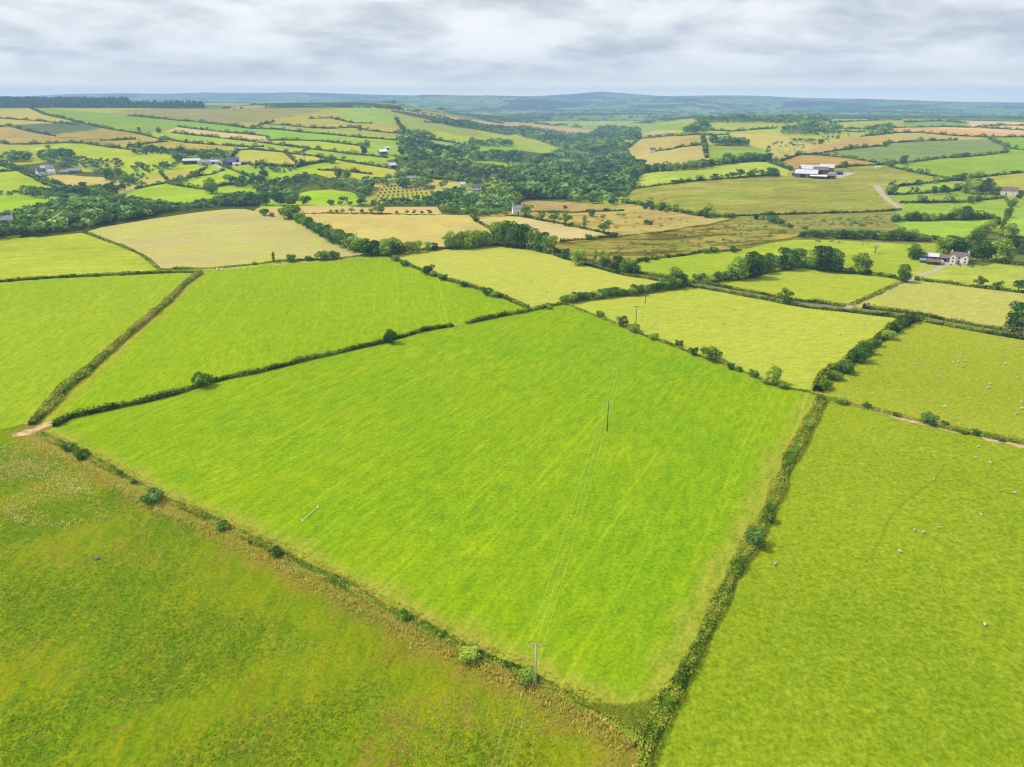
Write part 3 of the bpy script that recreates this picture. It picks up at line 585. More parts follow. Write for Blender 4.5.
 (480, 118.5, 'grass', (200, 181, 134), (190, 176, 110), 0.9, 80, 0, (180, 170, 90), 'brown field on the skyline'),
 (480, 140, 'grass', (178, 210, 52), (186, 206, 62), 0.7, 80, 0, (180, 170, 90), 'lime field above the valley'),
 (495, 151, 'grass', (156, 198, 66), (156, 200, 74), 0.7, 80, 0, (180, 170, 90), 'emerald field above the valley'),
 (440, 154.6, 'grass', (150, 200, 68), (160, 200, 74), 0.7, 80, 0, (180, 170, 90), 'green slip among the trees'),
 (440, 146, 'grass', (150, 196, 76), (160, 200, 74), 0.7, 80, 0, (180, 170, 90), 'small green clearing'),
 (495, 163.5, 'grass', (150, 200, 66), (160, 200, 74), 0.7, 80, 0, (180, 170, 90), 'green slip in the valley trees'),
 (503, 171.5, 'grass', (198, 205, 96), (204, 205, 106), 0.7, 80, 0, (180, 170, 90), 'golden clearing in the valley trees'),
 (440, 184, 'grass', (198, 201, 98), (204, 201, 110), 0.7, 80, 0, (180, 170, 90), 'golden field by the white cottage'),
 (533, 144.5, 'grass', (172, 204, 70), (186, 200, 76), 0.7, 80, 0, (180, 170, 90), 'lime clearing on the valley side'),
 (518, 151.5, 'grass', (156, 198, 60), (156, 200, 70), 0.7, 80, 0, (180, 170, 90), 'emerald clearing on the valley side'),
 (549, 153, 'grass', (160, 204, 66), (166, 200, 70), 0.7, 80, 0, (180, 170, 90), 'green clearing deep in the valley'),
 (548, 173.5, 'grass', (196, 180, 116), (186, 180, 110), 0.7, 80, 0, (180, 170, 90), 'tan clearing in the valley wood'),
 (511, 189, 'grass', (152, 178, 70), (156, 184, 76), 0.7, 80, 0, (180, 170, 90), 'green clearing behind the white cottage'),
 (545, 129, 'grass', (204, 187, 130), (196, 180, 108), 0.9, 80, 0, (180, 170, 90), 'brown ridge field beyond the valley'),
 (503, 221, 'grass', (210, 209, 122), (204, 205, 108), 0.7, 80, 0, (180, 170, 90), 'tan field behind the tall trees'),
 (330, 197, 'grass', (158, 214, 36), (170, 212, 48), 0.7, 80, 0, (180, 170, 90), 'bright field in the tree belt'),
 (400, 196, 'grass', (186, 190, 84), (176, 190, 76), 0.9, 80, 0, (180, 170, 90), 'young plantation field'),
 (275, 203, 'grass', (150, 208, 44), (166, 208, 54), 0.7, 80, 0, (180, 170, 90), 'small green field in the tree belt'),
 (660, 127, 'grass', (142, 182, 74), (156, 184, 82), 0.7, 80, 0, (180, 170, 90), 'green field above the golden slope'),
 (812, 138, 'grass', (180, 200, 66), (192, 200, 84), 0.8, 80, 0, (180, 170, 90), 'lime field below the copse'),
 (655, 132.6, 'grass', (202, 189, 152), (196, 176, 130), 0.7, 80, 0, (180, 170, 90), 'pinkish field'),
 (750, 130, 'grass', (170, 204, 72), (180, 196, 82), 0.7, 80, 0, (180, 170, 90), 'lime strip by the spinney'),
 (755, 136, 'grass', (206, 205, 108), (198, 195, 104), 0.7, 80, 0, (180, 170, 90), 'golden strip by the spinney'),
 # woods and lanes
 (130, 208, 'moor', (76, 100, 36), (96, 112, 44), 1.0, 0, 0, (90, 104, 40), 'ground under the tree belt'),
 (570, 170, 'moor', (78, 104, 44), (104, 122, 52), 1.0, 0, 0, (96, 110, 46), 'ground under the valley wood'),
 (430, 166, 'moor', (88, 114, 46), (120, 140, 58), 1.0, 0, 0, (96, 110, 46), 'tree-covered ground in the valley'),
 (440, 205, 'moor', (88, 112, 44), (112, 130, 52), 1.0, 0, 0, (96, 110, 46), 'ground under the trees behind the golden field'),
 (300, 184, 'moor', (88, 112, 44), (112, 130, 52), 1.0, 0, 0, (96, 110, 46), 'ground under the tree belt on the hillside'),
 (62, 167, 'moor', (88, 112, 44), (112, 130, 52), 1.0, 0, 0, (96, 110, 46), 'ground round the hamlet'),
 (800, 140, 'moor', (150, 166, 84), (176, 176, 90), 1.2, 80, 0, (130, 140, 80), 'bushy ground on the hill top'),
 (840, 128, 'grass', (166, 190, 88), (180, 190, 92), 1.2, 80, 0, (130, 140, 80), 'green fields on the hill top'),
 (970, 260, 'moor', (110, 130, 60), (120, 140, 60), 1.0, 80, 0, (130, 140, 80), 'garden round the white house'),
 (885, 314.8, 'moor', (150, 160, 70), (170, 160, 90), 1.0, 80, 0, (130, 140, 80), 'verge of the narrow lane'),
 (10, 167.2, 'moor', (150, 160, 70), (170, 160, 90), 1.0, 80, 0, (130, 140, 80), 'verge of the hillside road'),
]

# ------------------------------------------------------------------ ground: cut into fields along the boundaries
WL = []                                    # world polylines (style, label, pts)
for sty, lab, pts in LINES:
    w = [gp(*p) for p in pts]
    WL.append([sty, lab, w])

def seg_near(p, a, b):
    ax, ay = a; bx, by = b
    dx, dy = bx - ax, by - ay
    L = dx * dx + dy * dy
    t = 0 if L == 0 else max(0, min(1, ((p[0] - ax) * dx + (p[1] - ay) * dy) / L))
    q = (ax + t * dx, ay + t * dy)
    return math.hypot(p[0] - q[0], p[1] - q[1]), q

joins = []
for i, (sty, lab, w) in enumerate(WL):     # close small gaps with a plain boundary
    if 'x' in sty: continue
    for e in (w[0], w[-1]):
        best = (1e9, None)
        for j, (s2, l2, w2) in enumerate(WL):
            if j == i or 'x' in s2: continue
            for a, b in zip(w2[:-1], w2[1:]):
                d, q = seg_near(e, a, b)
                if d < best[0]: best = (d, q)
        if 0.05 < best[0] < 0.03 * math.hypot(*e) + 6:
            joins.append([e, best[1]])

def resample(w, frac=0.016, mn=2.0):
    out = [w[0]]
    for a, b in zip(w[:-1], w[1:]):
        L = math.hypot(b[0] - a[0], b[1] - a[1])
        st = max(mn, math.hypot(*a) * frac)
        n = max(1, int(L / st))
        for k in range(1, n + 1):
            out.append((a[0] + (b[0] - a[0]) * k / n, a[1] + (b[1] - a[1]) * k / n))
    return out

vts, eds = [], []
for w in [x[2] for x in WL if 'x' not in x[0]] + joins:
    r = resample(w)
    b0 = len(vts)
    vts += r
    eds += [(b0 + k, b0 + k + 1) for k in range(len(r) - 1)]
nl = len(vts)
kd = kdtree.KDTree(nl)
for i, p in enumerate(vts): kd.insert((p[0], p[1], 0), i)
kd.balance()
# dry-edge distance
mk = [p for x in WL if 'm' in x[0] for p in resample(x[2], 0, 1.0)]
kdm = kdtree.KDTree(len(mk))
for i, p in enumerate(mk): kdm.insert((p[0], p[1], 0), i)
kdm.balance()

DMAX = 2650.0
d = 16.0
AZ = 64.0
while d < DMAX:
    for k in range(-100, 101):
        a = math.radians(k * AZ / 100 + rnd.uniform(-.12, .12))
        dd = d * (1 + rnd.uniform(-.004, .004))
        x, y = dd * math.sin(a), dd * math.cos(a)
        if abs(k) < 100 and kd.find((x, y, 0))[2] < 0.006 * d: continue
        vts.append((x, y))
    d *= 1.0225
res = delaunay_2d_cdt([Vector(p) for p in vts], eds, [], 0, 1e-4, True)
gv, ge, gf, _, oe, _ = res
gxy = np.array([(p.x, p.y) for p in gv])
gz = hgt(gxy[:, 0], gxy[:, 1])
wall = set()
for e, o in zip(ge, oe):
    if o: wall.add((min(e), max(e)))
tri = [tuple(f) for f in gf if len(f) == 3]
BV = BVHTree.FromPolygons([Vector((p[0], p[1], z)) for p, z in zip(gxy, gz)], tri)
def gz_at(x, y):
    h = BV.ray_cast(Vector((x, y, 500)), Vector((0, 0, -1)))
    return h[0].z if h[0] is not None else float(hgt(x, y))
def on(u, v):
    x, y = gp(u, v)
    return Vector((x, y, gz_at(x, y)))

adj = {}
for i, t in enumerate(tri):
    for a, b in ((t[0], t[1]), (t[1], t[2]), (t[2], t[0])):
        adj.setdefault((min(a, b), max(a, b)), []).append(i)
cen = np.array([gxy[list(t)].mean(0) for t in tri])
nb = [[] for _ in tri]
for e, ts in adj.items():
    if len(ts) == 2:
        nb[ts[0]].append((ts[1], e in wall)); nb[ts[1]].append((ts[0], e in wall))
FIRST = {}
for si, sd in enumerate(SEEDS): FIRST.setdefault(sd[9], si)
owner = [-1] * len(tri)
for wallpass in (False, True):
    hp = []
    if not wallpass:
        for si, sd in enumerate(SEEDS):
            x, y = gp(sd[0], sd[1])
            h = BV.ray_cast(Vector((x, y, 500)), Vector((0, 0, -1)))
            if h[0] is not None: hp.append((0.0, h[2], FIRST[sd[9]]))
    else:
        for i, o in enumerate(owner):
            if o < 0: continue
            for j, wl in nb[i]:
                if owner[j] < 0: hp.append((0.01, j, o))
    heapq.heapify(hp)
    while hp:
        c, i, o = heapq.heappop(hp)
        if owner[i] >= 0: continue
        owner[i] = o
        for j, wl in nb[i]:
            if owner[j] >= 0 or (wl and not wallpass): continue
            heapq.heappush(hp, (c + float(np.hypot(*(cen[i] - cen[j]))), j, o))
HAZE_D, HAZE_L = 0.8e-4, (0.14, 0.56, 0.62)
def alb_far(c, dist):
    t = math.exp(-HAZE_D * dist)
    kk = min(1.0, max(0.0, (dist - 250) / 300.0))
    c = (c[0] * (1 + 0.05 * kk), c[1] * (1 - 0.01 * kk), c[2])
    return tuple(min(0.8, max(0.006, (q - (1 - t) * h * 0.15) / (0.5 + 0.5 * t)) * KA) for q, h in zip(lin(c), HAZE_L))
def ang_of(a):
    if not isinstance(a, str): return math.radians(a)
    p, q = (gp(*t) for t in P(a))
    return PI / 2 - math.atan2(q[1] - p[1], q[0] - p[0])
edge_d = np.array([kdm.find((p[0], p[1], 0))[2] for p in gxy])
for si, sd in enumerate(SEEDS):
    ts = [t for t, o in zip(tri, owner) if o == si]
    if not ts: continue
    ids = sorted({i for t in ts for i in t}); ix = {g: k for k, g in enumerate(ids)}
    o = mesh_obj('field', [(gxy[i][0], gxy[i][1], gz[i]) for i in ids], [tuple(ix[i] for i in t) for t in ts], M[sd[2]], smooth=True)
    at = o.data.attributes.new('edge', 'FLOAT', 'POINT')
    at.data.foreach_set('value', edge_d[ids].astype(np.float32))
    tag(o, sd[9] if len(sd[9].split()) > 3 else sd[9] + ' with hedges round it', kind='structure')
    dd = math.hypot(*gp(sd[0], sd[1]))
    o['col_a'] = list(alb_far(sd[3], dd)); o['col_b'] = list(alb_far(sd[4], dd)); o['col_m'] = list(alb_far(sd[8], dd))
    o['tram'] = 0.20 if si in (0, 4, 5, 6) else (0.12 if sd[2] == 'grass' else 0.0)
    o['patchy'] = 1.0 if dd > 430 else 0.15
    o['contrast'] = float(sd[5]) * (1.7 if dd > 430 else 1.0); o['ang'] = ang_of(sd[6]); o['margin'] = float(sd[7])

# the land beyond and round about: one sheet to the horizon
def far_material():
    m, nt, out = new_mat('far_countryside')
    pos = nt.n('ShaderNodeNewGeometry').outputs['Position']
    flat = nt.n('ShaderNodeVectorMath', operation='MULTIPLY'); nt.l(pos, flat.inputs[0]); flat.inputs[1].default_value = (1, 1, 0)
    warp = nt.n('ShaderNodeTexNoise'); nt.l(flat.outputs[0], warp.inputs['Vector']); warp.inputs['Scale'].default_value = 0.002
    wv = nt.n('ShaderNodeVectorMath', operation='MULTIPLY_ADD'); nt.l(warp.outputs['Color'], wv.inputs[0]); wv.inputs[1].default_value = (260, 260, 0); nt.l(flat.outputs[0], wv.inputs[2])
    vo = nt.n('ShaderNodeTexVoronoi', voronoi_dimensions='2D'); nt.l(wv.outputs[0], vo.inputs['Vector']); vo.inputs['Scale'].default_value = 0.0056
    ve = nt.n('ShaderNodeTexVoronoi', voronoi_dimensions='2D', feature='DISTANCE_TO_EDGE'); nt.l(wv.outputs[0], ve.inputs['Vector']); ve.inputs['Scale'].default_value = 0.0056
    sep = nt.n('ShaderNodeSeparateColor'); nt.l(vo.outputs['Color'], sep.inputs[0])
    r = nt.n('ShaderNodeValToRGB'); r.color_ramp.interpolation = 'CONSTANT'
    cols = [(0, (120, 178, 70)), (.2, (150, 186, 78)), (.36, (168, 176, 88)), (.5, (104, 160, 70)), (.62, (196, 178, 104)), (.72, (140, 184, 80)), (.84, (66, 96, 54)), (.94, (190, 170, 120))]
    els = r.color_ramp.elements
    while len(els) < len(cols): els.new(0.5)
    for e, (p, c) in zip(els, cols): e.position = p; e.color = rgba(alb(c))
    nt.l(sep.outputs[0], r.inputs[0])
    col = nt.mix(nt.rng(ve.outputs['Distance'], 0.075, 0.035), r.outputs[0], rgba(alb((56, 84, 44))))
    wd = nt.noise(flat.outputs[0], 0.0011, 4, 0.65, 0.5)
    col = nt.mix(nt.rng(wd, 0.53, 0.57), col, rgba(alb((48, 76, 42))))
    dk = nt.n('ShaderNodeVectorMath', operation='SCALE'); nt.l(col, dk.inputs[0]); dk.inputs['Scale'].default_value = 1.0; col = dk.outputs[0]
    ln = nt.n('ShaderNodeVectorMath', operation='LENGTH'); nt.l(flat.outputs[0], ln.inputs[0])
    gn = nt.mix(nt.noise(flat.outputs[0], 0.5, 4, 0.7), rgba(alb((112, 158, 8))), rgba(alb((172, 186, 40))))
    col = nt.mix(nt.rng(ln.outputs['Value'], 700.0, 1500.0), gn, col)
    b = nt.n('ShaderNodeBsdfPrincipled'); nt.l(col, b.inputs['Base Color']); b.inputs['Roughness'].default_value = 1; b.inputs['Specular IOR Level'].default_value = 0.03
    nt.l(b.outputs[0], out.inputs['Surface'])
    return m
rad = [0.0]
q = 25.0
while q < 13000:
    rad.append(q); q *= 1.03 if q < 2500 else 1.012
NA = 420
azs = np.concatenate([np.linspace(-66, 66, 340), np.linspace(66, 294, 110)[1:-1]])
NA = len(azs)
vv, ff = [], []
for ri, r0 in enumerate(rad):
    a = np.radians(azs)
    x, y = r0 * np.sin(a), r0 * np.cos(a)
    z = hgt(x, np.maximum(y, -1e9))
    inside = (1 - ss(2500, 2680, np.full(NA, r0))) * (np.cos(a) > math.cos(math.radians(63.4)))
    if r0 > 2760: z = z
    z = z - 6.0 * inside - 0.02
    vv += list(zip(x, y, z))
for ri in range(len(rad) - 1):
    for k in range(NA):
        a0, a1 = ri * NA + k, ri * NA + (k + 1) % NA
        ff.append((a0, a0 + NA, a1 + NA) if ri == 0 else (a0, a0 + NA, a1 + NA, a1))
g = mesh_obj('countryside', vv, ff, far_material(), smooth=True)
tag(g, 'open countryside reaching to the far hills', kind='structure')

# ------------------------------------------------------------------ ribbons: tracks, lanes, worn paths
def ribbon(name, px, width, mat, label, lift=0.06, kind='structure', step=None, wob=0.0, taper=False):
    w = [gp(*p) for p in px]
    w = resample(w, 0.004, 1.0)
    vs, fs = [], []
    n = len(w)
    for i, p in enumerate(w):
        a, b = w[max(0, i - 2)], w[min(n - 1, i + 2)]
        t = Vector((b[0] - a[0], b[1] - a[1])); t.normalize()
        s = Vector((-t.y, t.x))
        ww = width * (1 + wob * math.sin(i * 0.7 + math.sin(i * 0.23) * 2)) / 2
        if taper: ww *= max(0.05, math.sin(PI * (i + 0.3) / n)) ** 0.45 * (1 + 0.3 * math.sin(i * 1.9 + 1.3 * math.sin(i * 0.61)))
        for k in (-1, -0.33, 0.33, 1):
            x, y = p[0] + s.x * ww * k, p[1] + s.y * ww * k
            vs.append((x, y, gz_at(x, y) + lift))
    for i in range(n - 1):
        for k in range(3):
            a = i * 4 + k
            fs.append((a, a + 1, a + 5, a + 4))
    o = mesh_obj(name, vs, fs, mat, smooth=True)
    tag(o, label, kind=kind)
    return o
ribbon('lane', P('500,243.2 530,247.6 552,252.3 569,258 588,263.2 608,269.2 626,273.5 646,276.5 672,281.5 703,286.2 733,291.5 764,297.1 800,303.2 848,309.2 906,315.8 945,323 985,329.7 1023,336.7 1110,353'), 3.2, M['asphalt'], 'narrow asphalt lane between two hedges')
ribbon('dirt_track', P('846,308 868,297.5 893,286.8 906,281.6 920,276.6 935,270.2 946,265 950,262'), 3.4, M['gravel'], 'stony track up to the white house')
ribbon('dirt_track', P('876,185 878,188 882,193.5 889,200.6 896,205 901,208.4'), 6.5, M['gravel'], 'pale track curving over the rough pasture')
ribbon('road', P('-60,159.5 0,164.2 20,170 33,176 44,182.2 60,188.5 72,191'), 5.5, M['asphalt'], 'hedged road across the far hillside')
ribbon('road', P('104,198.5 118,196.3 132,190.6 140,188'), 5.5, M['asphalt'], 'short stretch of road showing above the tree belt')
ribbon('dirt_track', P('200,163 214,164.5 222,169 221,172.5 212,173.5 204,174.3'), 5, M['concrete'], 'pale drive below the hillside farm')
ribbon('dirt_track', P('205,269.6 230,268.4 260,266 300,263 340,260 370,257.4 386,255.6'), 1.6, M['dirt'], 'pale worn strip along the top of the bright field', wob=0.4)
ribbon('dirt_track', P('868,409.5 884,413.5 897,417.5 913,421.5 928,425.5 945,430 957,433'), 2.0, M['dirt'], 'bare earth strip below the pasture hedge', wob=0.5, taper=True)
ribbon('dirt_track', P('982,437.6 993,440.5 1010,443.6 1030,447'), 2.6, M['dirt'], 'bare earth patch at the end of the pasture hedge', wob=0.5, taper=True)
ribbon('dirt_track', P('55,421 46,425 36,430 24,433.5 12,436'), 4.2, M['dirt'], 'worn earth of a gateway where three hedges meet', wob=0.3, taper=True)
M['path'] = plain_mat('trodden_grass', (138, 166, 4), 0.3, 0.8, 0.95)
ribbon('sheep_path', P('945,464 940,472 934,480 922,489 908,499 896,510 888,521 882,536 872,552 866,562'), 0.34, M['path'], 'narrow trodden sheep path across the mottled pasture', wob=0.5)
ribbon('sheep_path', P('940,570 945,596 941,622 938,650 939,684 932,700 928,726 926,760'), 0.3, M['path'], 'faint trodden line down the mottled pasture', wob=0.6)

# ------------------------------------------------------------------ leaves, hedges
def leaf_quads(C, N, size, rg):
    """one loose quad per centre C with normal about N"""
    n = len(C)
    N = N / (np.linalg.norm(N, axis=1, keepdims=True) + 1e-9)
    R = rg.normal(size=(n, 3))
    T = np.cross(N, R); T /= (np.linalg.norm(T, axis=1, keepdims=True) + 1e-9)
    B = np.cross(N, T)
    s = (size * rg.uniform(0.6, 1.25, n))[:, None] / 2
    asp = rg.uniform(0.55, 1.0, n)[:, None]
    k = rg.uniform(0.7, 1.2, (n, 4))
    return np.stack([C - T * s * k[:, :1] * 1.1, C - B * s * asp * k[:, 1:2], C + T * s * k[:, 2:3] * 1.1, C + B * s * asp * k[:, 3:4]], 1)

HST = {'b': (2.7, 1.15, 0.42), 'h': (2.4, 1.7, 0.24), 't': (4.2, 3.6, 0.16), 's': (1.7, 1.0, 0.40), 'H': (3.6, 1.5, 0.36), 'c': (3.8, 1.7, 0.5)}
def sm_noise(n, period, rg):
    k = max(2, int(n / period) + 3)
    v = rg.uniform(-1, 1, k)
    return np.interp(np.linspace(0, k - 1, n), np.arange(k), v)

def hedge(sty, label, w, i):
    W, H, dry = HST[sty[0]]
    dist = math.hypot(*w[len(w) // 2])
    if dist > 800: W *= 1.25; H *= 1.3; dry *= 0.6
    rg = np.random.default_rng(100 + i)
    step = max(0.5, dist * 0.003)
    pts = np.array(resample(w, 0, step))
    n = len(pts)
    if n < 3: return
    z = np.array([gz_at(*p) for p in pts])
    t = np.gradient(pts, axis=0); t /= np.linalg.norm(t, axis=1, keepdims=True) + 1e-9
    side = np.stack([-t[:, 1], t[:, 0]], 1)
    L = n * step
    hs = 1 + 0.32 * sm_noise(n, 6.0 / step, rg) + 0.22 * sm_noise(n, 1.6 / step, rg) + 0.2 * sm_noise(n, 30 / step, rg)
    ws = 1 + 0.3 * sm_noise(n, 4.5 / step, rg) + 0.24 * sm_noise(n, 18 / step, rg)
    if sty[0] in 'sb': hs *= np.clip(0.72 + 0.9 * sm_noise(n, 14 / step, rg), 0.25, 1.25)
    if dist > 480 and sty[0] in 'ht':
        for _ in range(int(L / 26)):
            c0 = rg.integers(n); wv = max(1.2, rg.uniform(2, 5) / step)
            g = np.exp(-((np.arange(n) - c0) / wv) ** 2) * rg.uniform(0.5, 1.7)
            hs = hs + g; ws = ws + g * 0.4
    dr = np.clip(dry + 0.2 * sm_noise(n, 12 / step, rg) + 0.2 * sm_noise(n, 3 / step, rg), 0, 1)
    hs = np.clip(hs, 0.2, 3.2)
    # leaves over a rounded bank
    ls = min(3.2, max(0.36, dist * 0.0019))
    per = (W + 2 * H) / (ls * ls) * step * 1.9
    N = int(per * n)
    N = min(N, 60000)
    q = rg.uniform(0, n - 1.001, N); k = q.astype(int); fr = (q - k)[:, None]
    c = pts[k] * (1 - fr) + pts[k + 1] * fr; zz = z[k] * (1 - fr[:, 0]) + z[k + 1] * fr[:, 0]
    ph = rg.uniform(0.02, PI - 0.02, N)
    rr = rg.uniform(0.72, 1.04, N)
    off = np.cos(ph) * np.abs(np.cos(ph)) ** -0.35 * rr * W / 2 * ws[k]
    up = np.sin(ph) ** 0.7 * rr * H * hs[k]
    lean = 0.25 * np.abs(off) / W
    C = np.stack([c[:, 0] + side[k, 0] * off, c[:, 1] + side[k, 1] * off, zz + up], 1)
    sec = np.clip((ph / PI * 4).astype(int), 0, 3)
    cn = np.stack([sm_noise(n, 1.3 / step, rg) for _ in range(4)])[sec, k]
    C[:, 2] += 0.16 * H * cn * np.sin(ph)
    Nm = np.stack([side[k, 0] * np.cos(ph), side[k, 1] * np.cos(ph), np.sin(ph) + 0.3], 1) + rg.normal(scale=0.75, size=(N, 3))
    Q = leaf_quads(C, Nm, ls, rg)
    T = np.clip(dr[k] + 0.2 * cn + rg.normal(scale=0.15, size=N) + 0.10 * (sty[0] == 'b') * (up < 0.5 * H), 0, 1)
    # a solid core
    prof = [(-0.36, 0.0), (-0.3, 0.36), (-0.17, 0.58), (0, 0.64), (0.17, 0.58), (0.3, 0.36), (0.36, 0.0)]
    V = np.zeros((n, 7, 3))
    for a, (o, u) in enumerate(prof):
        V[:, a, 0] = pts[:, 0] + side[:, 0] * o * W * ws; V[:, a, 1] = pts[:, 1] + side[:, 1] * o * W * ws
        V[:, a, 2] = z + u * H * hs - (0.3 if u == 0 else 0)
    K = np.stack([V[:-1, :-1], V[1:, :-1], V[1:, 1:], V[:-1, 1:]], 2).reshape(-1, 4, 3)
    TK = np.repeat(np.clip(dr[:-1] * 0.5, 0, 1), 6)
    me = quads_mesh('hedge', np.concatenate([Q, K]), np.concatenate([T, TK]), M['hedge'])
    o = put_mesh('hedge', me)
    tag(o, label, 'hedge', 'hedges between the fields')
for i, (sty, lab, w) in enumerate(WL):
    if lab: hedge(sty, lab, w, i)

# ------------------------------------------------------------------ trees
def lobed(rg, n, lobes, size, low=0.0, sd=0.2, ls=0.24, jit=0.5):
    """leaf quads on the shells of overlapping lobes (centre, radii)"""
    area = np.array([max(l[1]) ** 2 for l in lobes]); pk = rg.choice(len(lobes), n, p=area / area.sum())
    D = rg.normal(size=(n, 3)); D /= np.linalg.norm(D, axis=1, keepdims=True)
    D[:, 2] = np.where((D[:, 2] < -0.35) & (rg.uniform(size=n) < 0.6), -D[:, 2], D[:, 2])
    Cc = np.array([l[0] for l in lobes])[pk]; Rr = np.array([l[1] for l in lobes])[pk]
    r = rg.uniform(0.62, 1.05, n)[:, None] ** 0.6
    C = Cc + D * Rr * r
    C[:, 2] = np.maximum(C[:, 2], low + rg.uniform(0, 0.04, n))
    Q = leaf_quads(C, D + rg.normal(scale=jit, size=(n, 3)), size, rg)
    lob = rg.uniform(-ls, ls, len(lobes))[pk]
    T = np.clip(0.44 + lob + rg.normal(scale=sd, size=n), 0, 1)
    return Q, T

def tube(pts, rads, k=7):
    vs, fs = [], []
    for i, (p, r) in enumerate(zip(pts, rads)):
        a = pts[max(0, i - 1)]; b = pts[min(len(pts) - 1, i + 1)]
        d = (Vector(b) - Vector(a)).normalized()
        x = d.orthogonal().normalized(); y = d.cross(x)
        for j in range(k):
            t = 2 * PI * j / k
            vs.append(Vector(p) + (x * math.cos(t) + y * math.sin(t)) * r)
    for i in range(len(pts) - 1):
        for j in range(k):
            fs.append((i * k + j, i * k + (j + 1) % k, (i + 1) * k + (j + 1) % k, (i + 1) * k + j))
    fs.append(tuple(range(k))[::-1]); b = (len(pts) - 1) * k; fs.append(tuple(range(b, b + k)))
    return vs, fs

def merge(parts):
    V, Fc = [], []
    for v, f in parts:
        b = len(V); V += list(v); Fc += [tuple(i + b for i in q) for q in f]
    return V, Fc

def tree_proto(seed, kind):
    """unit-height crown and trunk meshes"""
    rg = np.random.default_rng(seed); rn = random.Random(seed)
    lobes = []
    if kind == 'tree':
        cw = rn.uniform(0.34, 0.44)
        lobes.append(((0, 0, 0.58), (cw * 0.8, cw * 0.8, 0.34)))
        for i in range(12):
            a = i * 2.4 + rn.uniform(-.4, .4); r = cw * rn.uniform(0.45, 0.8); z = rn.uniform(0.2, 0.82)
            s = rn.uniform(0.14, 0.23)
            lobes.append(((r * math.cos(a), r * math.sin(a), z), (s, s, s * 0.82)))
        for i in range(6):
            a = i * 1.05; lobes.append(((cw * 0.55 * math.cos(a), cw * 0.55 * math.sin(a), rn.uniform(0.14, 0.24)), (0.17, 0.17, 0.15)))
        Q, T = lobed(rg, 2700, lobes, 0.062, 0.02)
        th, tr = 0.3, 0.032
    elif kind == 'bush':
        lobes.append(((0, 0, 0.42), (0.46, 0.46, 0.44)))
        for i in range(7):
            a = i * 2.4 + rn.uniform(-.4, .4); r = rn.uniform(0.3, 0.5); z = rn.uniform(0.25, 0.75)
            s = rn.uniform(0.18, 0.3)
            lobes.append(((r * math.cos(a), r * math.sin(a), z), (s, s, s * 0.9)))
        Q, T = lobed(rg, 1500, lobes, 0.1, 0.02)
        th, tr = 0.35, 0.04
    elif kind == 'thin':
        for i in range(7):
            z = 0.3 + i * 0.1
            lobes.append(((rn.uniform(-.06, .06), rn.uniform(-.06, .06), z), (0.15 - 0.01 * i, 0.15 - 0.01 * i, 0.12)))
        Q, T = lobed(rg, 500, lobes, 0.07, 0.1)
        th, tr = 0.8, 0.03
    elif kind == 'lone':       # a field tree on a bare trunk with a flat-topped crown
        cw = 0.46
        for i in range(11):
            a = i * 2.4; r = cw * rn.uniform(0.1, 0.8); z = rn.uniform(0.38, 0.84)
            s = rn.uniform(0.15, 0.22)
            lobes.append(((r * math.cos(a), r * math.sin(a), z), (s, s, s * 0.7)))
        Q, T = lobed(rg, 1500, lobes, 0.075, 0.2)
        th, tr = 0.42, 0.04
    else:                      # pale, half bare
        for i in range(9):
            a = i * 2.4; r = 0.32 * rn.uniform(0.3, 1); z = rn.uniform(0.35, 0.85)
            lobes.append(((r * math.cos(a), r * math.sin(a), z), (0.16, 0.16, 0.15)))
        Q, T = lobed(rg, 380, lobes, 0.06, 0.2)
        th, tr = 0.6, 0.03
    parts = [tube([(0, 0, -0.04), (0.01, 0, th * 0.5), (0.0, 0.015, th), (0.02, 0, th + 0.2)], [tr * 1.25, tr, tr * 0.75, tr * 0.3])]
    for i in range(6):
        a = i * 2.1 + rn.uniform(-.3, .3); z0 = th * rn.uniform(0.6, 1.0)
        e = (0.26 * math.cos(a), 0.26 * math.sin(a), z0 + rn.uniform(0.15, 0.3))
        parts.append(tube([(0, 0, z0), (e[0] * 0.5, e[1] * 0.5, (z0 + e[2]) / 2 + 0.02), e], [tr * 0.5, tr * 0.35, tr * 0.12], 5))
    V, Fc = merge(parts)
    crown = quads_mesh('crown', Q, T, M['dead'] if kind == 'pale' else M[('leaf', 'leaf_light', 'leaf_dark', 'leaf', 'leaf_light')[(seed // 10) % 5]])
    tm = bpy.data.meshes.new('trunk'); tm.from_pydata([tuple(v) for v in V], [], Fc); tm.materials.append(M['bark'])
    return crown, tm
PROTO = {k: [tree_proto(s + 10 * j, k) for j in range(c)] for s, k, c in ((1, 'tree', 5), (2, 'bush', 4), (3, 'thin', 2), (4, 'lone', 3), (5, 'pale', 1))}
KIND = {'tree': ('broadleaf_tree', 'tree'), 'bush': ('hedgerow_bush', 'bush'), 'thin': ('slender_tree', 'tree'), 'lone': ('field_tree', 'tree'), 'pale': ('withered_tree', 'tree')}
CNT = [0]
def depth_at(x, y, z):
    return y * CP + (CAMZ - z) * SP
def plant(kind, u, v, hp, label, group, wide=1.0, xy=None):
    p = on(u, v) if xy is None else Vector((xy[0], xy[1], gz_at(*xy)))
    H = hp * depth_at(p.x, p.y, p.z) / F / math.cos(PIT - 0.12) * 1.02
    rr = random.Random(int(u * 31 + v * 77))
    c, t = PROTO[kind][rr.randrange(len(PROTO[kind]))]
    e = empty(KIND[kind][0], p - Vector((0, 0, 0.05)), rr.uniform(0, 6.28))
    e.scale = (H * wide, H * wide, H)
    tag(e, label, KIND[kind][1], group)
    put_mesh('crown', c, e); put_mesh('trunk', t, e)
    CNT[0] += 1
    return p

